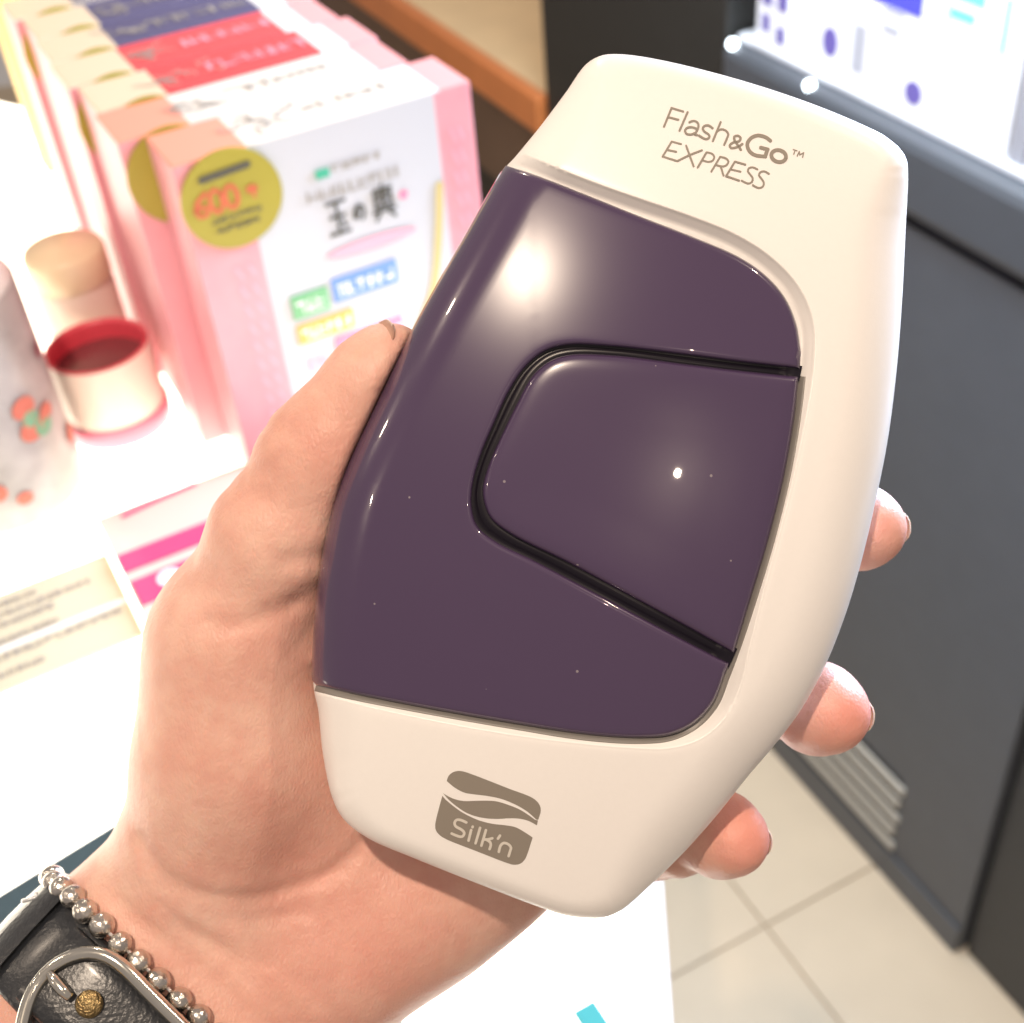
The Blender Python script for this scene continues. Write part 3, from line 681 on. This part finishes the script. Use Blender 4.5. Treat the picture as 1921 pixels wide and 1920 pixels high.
sheet('press_button', BUTTON, [1.5, 3, 5, 8, 11, 14, 18, 23, 28, 34, 42], z_button, M_PURPLE, small_skirt, 11.)
# dark trough behind the button and grey gasket round the window
gA, gB = spline(GO, 4), spline(GI, 4)
def resample(P, n):
    c = np.concatenate([[0], np.cumsum(np.linalg.norm(np.diff(P, axis=0), axis=1))]); t = np.linspace(0, c[-1], n)
    return np.stack([np.interp(t, c, P[:, 0]), np.interp(t, c, P[:, 1])], 1)
gA, gB = resample(gA, 240), resample(gB, 240)
for q in (gA, gB): q[0] += (q[0] - q[1]) * .6; q[-1] += (q[-1] - q[-2]) * .45
rows = [gA + (gA - gB) * .35, gA + (gB - gA) * .10, gA + (gB - gA) * .42, gA + (gB - gA) * .52, gA + (gB - gA) * .9, gB + (gB - gA) * .5]
dz = [-2.0, -2.2, -2.25, -1.95, -2.2, -2.3]; sink = np.zeros(240); sink[:3] = sink[-3:] = 1.; sink[3:6] = sink[-6:-3] = .6
GP = np.concatenate(rows); GZ0 = np.concatenate([zbase(r_) + d_ * (1 - sink) - 1.86 * sink for r_, d_ in zip(rows, dz)])
mesh('button_gap', loc(mm(GP[:, 0], GP[:, 1], GZ0)), [(k_ * 240 + i_, k_ * 240 + i_ + 1, (k_ + 1) * 240 + i_ + 1, (k_ + 1) * 240 + i_) for k_ in range(5) for i_ in range(239)], M_GROOVE, dev)
g_out = spline(RIGHT + PB, 5)
sg = 1 if seg_dist(offset_ring(g_out, 10, False)[40:41], RECESS_OPEN, False) < seg_dist(g_out[40:41], RECESS_OPEN, False) else -1
rows = [offset_ring(g_out, sg * d_, False) for d_ in (11.5, 10.5, 7., 3., -3.)]
GV = np.concatenate(rows); kg = len(g_out); GZ = z_shell(GV) + np.repeat([-.05, .16, .20, .20, .0], kg)
mesh('gasket', loc(mm(GV[:, 0], GV[:, 1], GZ)), [(r_ * kg + i_, r_ * kg + i_ + 1, (r_ + 1) * kg + i_ + 1, (r_ + 1) * kg + i_) for r_ in range(4) for i_ in range(kg - 1)], M_GASKET, dev)

# lettering ------------------------------------------------------------
def on_dev(lift0):
    def f(u, v, l):
        z = zbase(np.array([[u, v]]))[0]; return loc(mm(u, v, z + lift0 + l))
    return f
def tr(ox, oy, s):
    return lambda pts: [(ox + x * s, oy + y * s) for x, y in pts]
T1 = tr(1220, 180, 320 / 1921)
sm = lambda pts, st=2.5: spline(T1(pts), st)
st_ = lambda pts: np.array(T1(pts))
thin_strokes = [st_([(150, 350), (238, 135)]), st_([(232, 137), (370, 178)]), st_([(195, 240), (315, 270)]), st_([(418, 182), (325, 395)]),
    sm([(435, 298), (485, 282), (530, 303), (540, 345), (520, 395), (498, 437), (528, 442)]), sm([(522, 372), (455, 352), (402, 367), (387, 400), (410, 430), (460, 434), (500, 418)]),
    sm([(700, 365), (650, 332), (602, 342), (587, 372), (610, 405), (650, 432), (665, 460), (640, 485), (600, 480), (545, 445)]),
    st_([(790, 295), (700, 512)]), sm([(745, 405), (795, 377), (850, 395), (875, 432), (860, 480), (828, 555)])]
bold_amp = [sm([(1018, 612), (985, 560), (945, 500), (943, 462), (982, 450), (1014, 475), (1000, 510), (925, 530), (892, 558), (905, 588), (950, 585), (1000, 568), (1035, 542)])]
bold_go = [sm([(1352, 510), (1300, 470), (1210, 447), (1132, 477), (1090, 540), (1105, 610), (1160, 662), (1235, 680), (1292, 682)]), st_([(1290, 690), (1318, 598)]), st_([(1325, 606), (1238, 583)]),
    np.array(T1([(1443 + 84 * math.cos(a) * .96 - 66 * math.sin(a) * .28, 678 + 84 * math.cos(a) * .28 + 66 * math.sin(a) * .96) for a in np.linspace(0, 6.4, 34)]))]
tm = [st_([(1605, 605), (1650, 620)]), st_([(1628, 612), (1612, 660)]), st_([(1650, 680), (1675, 625)]), st_([(1675, 625), (1680, 665)]), st_([(1680, 665), (1725, 640)]), st_([(1725, 640), (1712, 692)])]
express = [st_([(345, 545), (236, 515)]), st_([(238, 515), (135, 685)]), st_([(133, 683), (300, 735)]), st_([(190, 610), (290, 630)]), st_([(400, 560), (485, 795)]), st_([(580, 612), (430, 670), (300, 735)]),
    st_([(530, 808), (630, 635)]), sm([(628, 637), (690, 652), (717, 685), (700, 730), (650, 744), (580, 725)]), st_([(683, 855), (785, 685)]), sm([(783, 687), (850, 706), (877, 740), (850, 785), (800, 795), (740, 780)]), st_([(790, 795), (822, 900)]),
    st_([(1070, 775), (948, 740)]), st_([(950, 740), (850, 905)]), st_([(848, 903), (1000, 955)]), st_([(905, 830), (1015, 855)]),
    sm([(1205, 830), (1150, 806), (1107, 816), (1096, 850), (1125, 890), (1150, 930), (1140, 972), (1100, 988), (1025, 955)]), sm([(1335, 880), (1280, 851), (1236, 861), (1221, 895), (1250, 935), (1275, 980), (1264, 1023), (1215, 1038), (1150, 1005)])]
f1 = on_dev(.0)
lift = .030
def ink(name, strokes, w, m, lz):
    vs3 = lambda u, v, l: f1(u, v, l * 1000 + lz)
    return flat_strokes(name, strokes, w, vs3, m, dev, .00003)
ink('lettering_flash', thin_strokes, 4.1, M_PRINT, .03)
ink('lettering_ampersand', bold_amp, 4.8, M_PRINT, .03)
ink('lettering_go', bold_go, 7.0, M_PRINT, .03)
ink('lettering_trademark', tm, 2.2, M_PRINT, .03)
ink('lettering_express', express, 3.7, M_PRINT, .03)
# emblem with two waves
T2 = tr(780, 1400, 280 / 1921)
def poly_print(name, pts, m, lz, grid=7.):
    P = ccw(np.array(T2(pts)) if not isinstance(pts, np.ndarray) else pts); n = len(P)
    x0, y0 = P.min(0); x1, y1 = P.max(0); g = np.stack(np.meshgrid(np.arange(x0, x1, grid), np.arange(y0, y1, grid)), -1).reshape(-1, 2)
    g = g[inside(g, P)]; g = g[seg_dist(g, P) > 2.5]; A = np.concatenate([P, g])
    r = delaunay_2d_cdt([Vector(p) for p in A], [(i, (i + 1) % n) for i in range(n)], [list(range(n))], 1, 1e-4)
    V = np.array([tuple(v) for v in r[0]]); Z = zbase(V) + lz
    return mesh(name, loc(mm(V[:, 0], V[:, 1], Z)), [tuple(f) for f in r[2]], m, dev, True)
sp = lambda pts, st=25: spline(pts, st)
up_top = sp([(395, 450), (415, 388), (468, 340), (540, 320), (620, 330), (700, 356), (900, 432), (1200, 550), (1475, 655), (1550, 706), (1595, 770), (1606, 830), (1592, 890), (1572, 950)])
up_low = sp([(1545, 945), (1530, 930), (1440, 850), (1320, 775), (1180, 710), (1050, 668), (900, 640), (750, 622), (640, 605), (560, 573), (470, 515), (395, 450)])[:-1]
mid_top = sp([(345, 605), (430, 655), (520, 690), (620, 708), (750, 705), (900, 703), (1030, 711), (1180, 755), (1330, 815), (1450, 890), (1530, 948)])
mid_low = np.concatenate([[(1568, 958), (1556, 1018)], sp([(1545, 1015), (1450, 965), (1330, 935), (1200, 930), (1050, 938), (900, 930), (770, 905), (650, 860), (520, 775), (420, 690), (345, 605)])[:-1]])
bot = np.concatenate([[(338, 640)], sp([(325, 690), (246, 1020), (258, 1090), (310, 1152), (390, 1200), (780, 1355), (1180, 1508), (1260, 1528), (1340, 1515), (1400, 1460), (1432, 1390), (1465, 1290)]), [(1500, 1180)],
                      sp([(1490, 1170), (1400, 1110), (1280, 1045), (1150, 1020), (980, 1000), (820, 960), (700, 910), (580, 845), (470, 765), (380, 690)])])
for nm, pts in (('emblem_upper_wave', np.concatenate([up_top, up_low])), ('emblem_middle_wave', np.concatenate([mid_top, mid_low])), ('emblem_base', bot)):
    poly_print(nm, np.array(T2(pts)), M_PRINT, .03)
s2 = lambda pts, st=2.: spline(T2(pts), st)
silk = [s2([(650, 985), (570, 951), (520, 952), (496, 988), (508, 1030), (590, 1080), (620, 1116), (605, 1158), (572, 1168), (455, 1125)]), np.array(T2([(710, 1078), (675, 1220)])), np.array(T2([(730, 1034), (726, 1048)])), np.array(T2([(825, 1050), (765, 1255)])),
        np.array(T2([(900, 1080), (840, 1285)])), s2([(985, 1186), (920, 1203), (880, 1202)]), s2([(905, 1205), (955, 1240), (962, 1275), (945, 1330)]), np.array(T2([(1082, 1150), (1052, 1195)])),
        s2([(1065, 1365), (1090, 1278), (1130, 1248), (1190, 1266), (1222, 1310), (1212, 1350), (1190, 1420)])]
flat_strokes('lettering_silkn', silk, 5.0, lambda u, v, l: f1(u, v, l * 1000 + .075), M_PALE, dev, .00003)

# ================================================================== THE HAND
VOX = 1.0
LO = np.array([-126., -146., -86.]); HI = np.array([84., 44., 0.])
GN = ((HI - LO) / VOX).astype(int) + 1
gx, gy, gz_ = [LO[i] + VOX * np.arange(GN[i]) for i in range(3)]
SD = np.full(tuple(GN), 25., np.float32)
def cone(a, b, ra, rb, k=4., sq=None):
    """smooth-union a tapered limb; a, b = (px, py, Z)"""
    A, B = mm(*a), mm(*b); R_ = max(ra, rb) + k + 4
    lo = np.maximum(((np.minimum(A, B) - R_ - LO) / VOX).astype(int), 0); hi = np.minimum(((np.maximum(A, B) + R_ - LO) / VOX).astype(int) + 2, GN)
    if (hi <= lo).any(): return
    s = tuple(slice(l, h) for l, h in zip(lo, hi))
    X, Y, Z = np.meshgrid(gx[s[0]], gy[s[1]], gz_[s[2]], indexing='ij', sparse=True)
    ab = B - A; L2 = max((ab ** 2).sum(), 1e-6)
    t = np.clip(((X - A[0]) * ab[0] + (Y - A[1]) * ab[1] + (Z - A[2]) * ab[2]) / L2, 0, 1)
    d = np.sqrt((X - A[0] - ab[0] * t) ** 2 + (Y - A[1] - ab[1] * t) ** 2 + (Z - A[2] - ab[2] * t) ** 2) - (ra + (rb - ra) * t)
    o = SD[s]; h = np.clip(.5 + .5 * (o - d) / k, 0, 1)
    SD[s] = o * (1 - h) + d * h - k * h * (1 - h)
def chain(pts, rs, k=4.):
    for i in range(len(pts) - 1): cone(pts[i], pts[i + 1], rs[i], rs[i + 1], k)
# forearm and wrist
chain([(-60, 2135, -32), (190, 1862, -43), (292, 1772, -47)], [19.5, 19., 18.5], 8)
chain([(130, 2250, -32), (426, 1947, -44), (660, 1742, -48)], [20., 18.5, 17.5], 8)
cone((60, 2200, -33), (480, 1760, -49), 19, 18, 10)
# palm
chain([(292, 1772, -47), (420, 1545, -40), (452, 1400, -36), (462, 1215, -33), (530, 1015, -25)], [18.5, 16.2, 16.0, 15.2, 12.4], 9)
chain([(660, 1742, -48), (800, 1660, -49), (915, 1575, -52), (1000, 1440, -60)], [17.5, 16.5, 15.5, 11], 9)
chain([(480, 1760, -50), (640, 1560, -52), (850, 1380, -60), (1000, 1200, -62)], [18, 17, 15, 12], 10)
chain([(452, 1400, -36), (600, 1420, -46), (800, 1450, -56)], [16, 16, 15], 10)
chain([(462, 1215, -36), (700, 1150, -54), (1000, 1010, -62)], [15, 14, 11], 10)
# thumb
chain([(530, 1015, -25), (612, 858, -21), (672, 770, -19)], [12.6, 9.9, 8.5], 5)
chain([(672, 770, -19), (712, 712, -18), (733, 688, -18)], [8.6, 8.0, 7.2], 4)
cone((598, 868, -22), (626, 842, -21), 10.4, 10.0, 4)
# fingers: knuckle, middle joint, end joint, tip
def finger(pts, rs):
    chain(pts, rs, 2.6)
finger([(1000, 1010, -62), (1420, 965, -60), (1545, 982, -50), (1612, 990, -35), (1630, 992, -31)], [10.5, 8.6, 7.6, 7.6, 6.6])
finger([(1020, 1170, -62), (1360, 1262, -60), (1470, 1305, -49), (1535, 1330, -33), (1556, 1338, -29)], [10.5, 8.8, 7.9, 8.2, 7.2])
finger([(990, 1320, -62), (1190, 1472, -59), (1290, 1535, -48), (1352, 1566, -33), (1374, 1574, -29)], [10.2, 8.4, 7.5, 7.6, 6.6])
finger([(950, 1440, -60), (1110, 1560, -58), (1220, 1582, -50), (1272, 1588, -42)], [9.4, 7.6, 6.8, 6.0])
# the device presses into the hand: carve its volume
OM = mm(OUT[:, 0], OUT[:, 1], np.full(len(OUT), -11.))[:, :2]
G2 = np.stack(np.meshgrid(gx, gy, indexing='ij'), -1).reshape(-1, 2)
s2d = seg_dist(G2, OM); s2d = np.where(inside(G2, OM), -s2d, s2d).reshape(len(gx), len(gy)).astype(np.float32)
wz = np.interp(-gz_, [0, 13, 18, 24, 29, 33, 35.5, 36.3], [0, 0, .6, 2.2, 4.8, 8.5, 13, 19]).astype(np.float32)
dd = np.maximum(s2d[:, :, None] + wz[None, None, :], (-36.6 - gz_)[None, None, :].astype(np.float32)) - .25
kk = 1.2; h = np.clip(.5 - .5 * (SD + dd) / kk, 0, 1)      # smooth max(SD, -dd)
SD = (SD * (1 - h) + (-dd) * h + kk * h * (1 - h)).astype(np.float32)
# creases: shallow valleys that follow lines seen on the palm
def crease(pts, depth, width, sgn=1):
    global SD
    P = spline(pts, 10)
    XY = mm(P[:, 0], P[:, 1], np.full(len(P), -26.))[:, :2]
    lo = np.maximum(((XY.min(0) - 6 - LO[:2]) / VOX).astype(int), 0); hi = np.minimum(((XY.max(0) + 6 - LO[:2]) / VOX).astype(int) + 1, GN[:2])
    sub = np.stack(np.meshgrid(gx[lo[0]:hi[0]], gy[lo[1]:hi[1]], indexing='ij'), -1).reshape(-1, 2)
    d = seg_dist(sub, XY, False).reshape(hi[0] - lo[0], hi[1] - lo[1])
    SD[lo[0]:hi[0], lo[1]:hi[1], :] += (sgn * depth * np.exp(-(d / width) ** 2))[:, :, None].astype(np.float32)
crease([(262, 1575), (300, 1622), (350, 1655), (420, 1680), (480, 1688), (560, 1672), (630, 1640), (680, 1590)], .9, 1.5)
crease([(300, 1655), (380, 1700), (470, 1728), (560, 1720)], .45, 1.4)
crease([(215, 1700), (300, 1760), (390, 1830), (470, 1905), (540, 1960)], .7, 1.7)
crease([(330, 1735), (420, 1800), (500, 1870), (560, 1930)], .45, 1.8)
crease([(640, 1115), (590, 1122), (530, 1142), (465, 1166), (420, 1160)], .6, 1.5)
crease([(640, 1035), (600, 1042), (560, 1046)], .8, 1.6)
crease([(640, 1085), (600, 1098), (560, 1125)], .6, 1.3)
crease([(505, 800), (530, 812), (565, 815)], .35, 1.3)
crease([(440, 915), (480, 930), (520, 935)], .3, 1.4)
crease([(560, 1920), (480, 1800), (400, 1700)], .5, 4.0, -1)
crease([(300, 1690), (360, 1745), (430, 1790), (500, 1815)], .35, 1.1)
crease([(560, 1700), (610, 1760), (640, 1830)], .35, 1.3)
crease([(640, 1150), (600, 1175), (560, 1215)], .35, 1.2)
crease([(470, 870), (500, 882), (535, 886)], .28, 1.1)
crease([(700, 1640), (760, 1690), (800, 1750)], .3, 1.2)

def surface_nets(S):
    n = S.shape; neg = S < 0
    c = np.zeros(tuple(k - 1 for k in n), np.int8)
    for dx in (0, 1):
        for dy in (0, 1):
            for dz in (0, 1): c += neg[dx:n[0] - 1 + dx, dy:n[1] - 1 + dy, dz:n[2] - 1 + dz]
    act = (c > 0) & (c < 8); idx = np.full(act.shape, -1, np.int64); I = np.argwhere(act); idx[act] = np.arange(len(I))
    acc = np.zeros((len(I), 3)); cnt = np.zeros(len(I))
    corners = [(a, b, d) for a in (0, 1) for b in (0, 1) for d in (0, 1)]
    for a in corners:
        for ax_ in range(3):
            if a[ax_]: continue
            b = list(a); b[ax_] = 1
            va = S[I[:, 0] + a[0], I[:, 1] + a[1], I[:, 2] + a[2]]; vb = S[I[:, 0] + b[0], I[:, 1] + b[1], I[:, 2] + b[2]]
            m = (va < 0) != (vb < 0); t = np.where(m, va / np.where(m, va - vb, 1), 0)
            p = np.tile(np.array(a, float), (len(I), 1)); p[:, ax_] += t
            acc[m] += p[m]; cnt[m] += 1
    V = LO + VOX * (I + acc / cnt[:, None])
    F = []
    for ax_ in range(3):
        b_, c_ = [(1, 2), (2, 0), (0, 1)][ax_]
        s0 = [slice(1, n[k] - 1) for k in range(3)]; s0[ax_] = slice(0, n[ax_] - 1); s1 = list(s0); s1[ax_] = slice(1, n[ax_])
        A, B = neg[tuple(s0)], neg[tuple(s1)]; E = np.argwhere(A != B); E2 = E + np.array([0 if k == ax_ else 1 for k in range(3)])
        fl = A[tuple(E.T)]
        q = []
        for db, dc in ((0, 0), (1, 0), (1, 1), (0, 1)):
            j = E2.copy(); j[:, b_] -= db; j[:, c_] -= dc; q.append(idx[tuple(j.T)])
        Q = np.stack(q, 1); Q = np.where(fl[:, None], Q[:, ::-1], Q); F.append(Q[(Q >= 0).all(1)])
    F = np.concatenate(F)
    return V, F[:, ::-1]
HV, HF = surface_nets(SD)
# relax the voxel steps
ed = np.concatenate([HF[:, [0, 1]], HF[:, [1, 2]], HF[:, [2, 3]], HF[:, [3, 0]]]); ed = np.unique(np.sort(ed, 1), axis=0)
deg = np.bincount(ed.ravel(), minlength=len(HV))[:, None]
def laplace(V):
    s = np.zeros_like(V); np.add.at(s, ed[:, 0], V[ed[:, 1]]); np.add.at(s, ed[:, 1], V[ed[:, 0]]); return s / np.maximum(deg, 1) - V
for _ in range(3):
    HV = HV + .55 * laplace(HV); HV = HV - .50 * laplace(HV)
HANDB = mm(330, 1860, -50)
hand = mesh('hand', (HV - HANDB) / 1000, HF, M_SKIN, None, True, frame_at(HANDB))
tag(hand, 'bare left hand with palm up gripping the purple and white device', 'hand')
# redder pads and palm heel
px = 960 + FPX * HV[:, 0] / (D0 - HV[:, 2]); py = 960 - FPX * HV[:, 1] / (D0 - HV[:, 2])
flush = np.zeros(len(HV))
for (u, v, r, a) in ((1610, 1330, 95, .9), (1420, 1565, 90, .9), (1670, 990, 80, .5), (690, 1800, 170, .45), (560, 1560, 130, .2), (640, 880, 120, .3), (500, 1180, 120, .15)):
    flush += a * np.exp(-((px - u) ** 2 + (py - v) ** 2) / r ** 2)
at = hand.data.attributes.new('flush', 'FLOAT', 'POINT'); at.data.foreach_set('value', np.clip(flush, 0, 1).astype(np.float32))

def sd_at(p):
    q = (np.asarray(p) - LO) / VOX; q = np.clip(q, 0, np.array(SD.shape) - 1.001); i = q.astype(int); f = q - i
    v = 0
    for a in (0, 1):
        for b in (0, 1):
            for c in (0, 1):
                v += SD[i[0] + a, i[1] + b, i[2] + c] * (f[0] if a else 1 - f[0]) * (f[1] if b else 1 - f[1]) * (f[2] if c else 1 - f[2])
    return v
def hloc(p): return (np.asarray(p) - HANDB) / 1000

def nail(tip, axis, normal, length, width, over, base_r, label=None):
    """a curved plate lying on the back of a fingertip, its free edge reaching past the tip"""
    a = np.array(axis, float); a /= np.linalg.norm(a); n = np.array(normal, float); n -= a * (n @ a); n /= np.linalg.norm(n); w = np.cross(n, a)
    T = mm(*tip); vs = []; NU, NV = 11, 11
    for side in (0, 1):
        for i in range(NU):
            t = i / (NU - 1)
            for j in range(NV):
                s = j / (NV - 1) * 2 - 1
                half = width / 2 * (1 - .22 * (1 - t) ** 3) * (1 - .10 * t)
                edge = 1 - .30 * abs(s) ** 2.6 * t
                along = -length + (length + over) * t * edge + (length * .12 * abs(s) ** 2 * (1 - t))
                ang = s * .85
                rad = base_r
                p = T + a * along + w * half * math.sin(ang) / math.sin(.85) + n * (rad * (math.cos(ang) * .62 + .38) - .22 * max(0, t - .55) * 3 - side * .45)
                vs.append(p)
    fs = []; o = NU * NV
    for i in range(NU - 1):
        for j in range(NV - 1):
            q = (i * NV + j, i * NV + j + 1, (i + 1) * NV + j + 1, (i + 1) * NV + j); fs += [q, tuple(x + o for x in q[::-1])]
    rim = [j for j in range(NV)] + [i * NV + NV - 1 for i in range(1, NU)] + [(NU - 1) * NV + j for j in range(NV - 2, -1, -1)] + [i * NV for i in range(NU - 2, 0, -1)]
    for i in range(len(rim)):
        a_, b_ = rim[i], rim[(i + 1) % len(rim)]; fs.append((a_, b_, b_ + o, a_ + o))
    ob = mesh('fingernail', [hloc(v) for v in vs], fs, label or M_NAIL, hand, True)
    return ob
nail((1630, 992, -31), (.76, .0, .65), (.65, .05, -.76), 9.0, 9.6, 5.9, 5.2)
nail((1556, 1338, -29), (.72, -.12, .68), (.65, -.05, -.74), 9.5, 10, 6.2, 5.6)
nail((1374, 1574, -29), (.72, -.12, .68), (.65, -.05, -.74), 9.0, 9.2, 5.6, 5.0)
nail((730, 694, -18), (.72, .69, .02), (-.55, .56, .62), 11.5, 12.0, 5.9, 6.9, material('thumb nail', (.52, .30, .22), .25, coat=.4, var=.15, scale=300))

# ================================================================== BRACELET AND WATCH STRAP
ARM = np.array([-.68, -.72, .44]); ARM /= np.linalg.norm(ARM)
E1 = np.array([.74, -.67, 0]); E1 -= ARM * (E1 @ ARM); E1 /= np.linalg.norm(E1); E2 = np.cross(E1, ARM); E2 *= np.sign(E2[2])
def around(center, phi):
    """skin point of the wrist seen from its axis in direction phi (0 = across to the right, 90 = towards the lens)"""
    d = E1 * math.cos(phi) + E2 * math.sin(phi); lo, hi = 4., 60.
    if sd_at(center + d * hi) < 0: return center + d * 34, d
    for _ in range(22):
        m = (lo + hi) / 2
        if sd_at(center + d * m) < 0: lo = m
        else: hi = m
    return center + d * lo, d
BC = mm(330, 1866, -47)
loop = [around(BC, p) for p in np.linspace(math.radians(-20), math.radians(200), 240)]
LP = np.array([p + d * 1.95 for p, d in loop]); cum = np.concatenate([[0], np.cumsum(np.linalg.norm(np.diff(LP, axis=0), axis=1))])
brB = BC
br = empty('bead_bracelet', frame_at(brB), label='bracelet of round tarnished silver beads on the wrist above the watch strap', cat='bracelet')
bl = lambda p: (np.asarray(p) - brB) / 1000
bead_me = None; s = cum[-1] - 3.; kb_ = 0
tube('cord', [bl(p) for p in LP[::4]], .00035, M_CORD, br, 6)
while s > 2:
    p = np.array([np.interp(s, cum, LP[:, i]) for i in range(3)])
    if bead_me is None:
        bm = bmesh.new(); bmesh.ops.create_uvsphere(bm, u_segments=24, v_segments=16, radius=.0023)
        ob = bm_obj('bead', bm, M_SILVER, br, True); bead_me = ob.data
    else:
        ob = bpy.data.objects.new('bead', bead_me); COL.objects.link(ob); ob.parent = br
    f = random.uniform(.94, 1.06); ob.location = bl(p + np.array([random.uniform(-.15, .15), random.uniform(-.15, .15), random.uniform(-.1, .25)])); ob.scale = (f, f, f * random.uniform(.9, 1)); ob.rotation_euler = (random.uniform(0, 6), random.uniform(0, 6), 0)
    s -= 4.6 * random.uniform(.98, 1.07); kb_ += 1
# knotted clear cord ends
kn = mm(118, 1662, -40)
for i in range(9):
    a = random.uniform(0, 6.28); pts = []
    q = kn + np.array([random.uniform(-2.5, 2.5), random.uniform(-2.5, 2.5), random.uniform(-1, 2)])
    for j in range(7):
        pts.append(q.copy()); a += random.uniform(-1.3, 1.3); q = q + np.array([math.cos(a) * 1.1, math.sin(a) * 1.1, random.uniform(-.5, .5)])
    tube('cord_knot', [bl(p) for p in spline(pts, .4)], .00042, M_CORD, br, 6)
tube('cord_tail', [bl(p) for p in spline([mm(112, 1672, -38), mm(85, 1680, -36), mm(62, 1685, -35), mm(42, 1691, -36)], .6)], .0004, M_CORD, br, 6)

# watch strap
SCN = mm(255, 1946, -44)
stB = SCN
ws_ = empty('watch_strap', frame_at(stB), label='black leather watch strap with a steel buckle around the wrist', cat='watch strap')
sl = lambda p: (np.asarray(p) - stB) / 1000
def band(name, center, halfw, t0, t1, off, thick, m, n=70, taper=None):
    vs, fs = [], []; ph = np.linspace(t0, t1, n); prof_ = [(-1, 0), (-.985, .62), (-.90, .95), (-.5, 1.02), (0, 1.05), (.5, 1.02), (.90, .95), (.985, .62), (1, 0)]
    for i, p in enumerate(ph):
        sp_, d = around(center, p)
        for s_, hgt in prof_:
            c2 = center + ARM * (-s_) * halfw * (1 if taper is None else taper(i / (n - 1)))
            q, d2 = around(c2, p)
            base = sp_ * .5 + (q + 0) * .5; base = base + ARM * (((c2 - base) @ ARM))
            vs.append(base + d * (off + thick * hgt))
    k = len(prof_)
    for i in range(n - 1):
        for j in range(k - 1): fs.append((i * k + j, i * k + j + 1, (i + 1) * k + j + 1, (i + 1) * k + j))
    return mesh(name, [sl(v) for v in vs], fs, m, ws_, True)
rad = math.radians
band('strap', SCN, 9.2, rad(-30), rad(205), .2, 1.9, M_LEATHER, 90)
band('strap_tongue', SCN, 7.6, rad(40), rad(133), 2.1, 2.0, M_LEATHER, 50)
band('keeper_loop', SCN + ARM * 0, 9.6, rad(146), rad(157), 2.0, 1.1, M_LEATHER, 8)
def strap_pt(px_, py_, lift):
    """a point above the strap on the pixel's line of sight"""
    for Z in np.arange(-5., -60., -.25):
        p = mm(px_, py_, Z)
        if sd_at(p) < 2.2 + lift: return p
    return mm(px_, py_, -35)
bk = [strap_pt(u, v, 2.3) for u, v in spline([(30, 1985), (40, 1930), (50, 1880), (80, 1828), (122, 1796), (168, 1783), (205, 1790), (240, 1822), (292, 1876), (350, 1932), (400, 1985)], 14)]
bk = np.array(bk); 
for _ in range(6): bk[1:-1] = (bk[:-2] + 2 * bk[1:-1] + bk[2:]) / 4
tube('buckle_frame', [sl(p) for p in bk], .00125, M_STEEL, ws_, 12)
tube('buckle_prong', [sl(strap_pt(u, v, 3.2)) for u, v in ((92, 1826), (104, 1842), (118, 1858), (132, 1872))], [.0007, .0011, .0011, .0008], M_STEEL, ws_, 12)
sp0 = strap_pt(165, 1886, 2.6)
o = lathe('brass_stud', [(.0024, -.0004), (.0024, .0003), (.0020, .0009), (.0011, .0013), (.0001, .0014)], M_BRASS, ws_, 24)
o.location = sl(sp0 - np.array([0, 0, .4]))
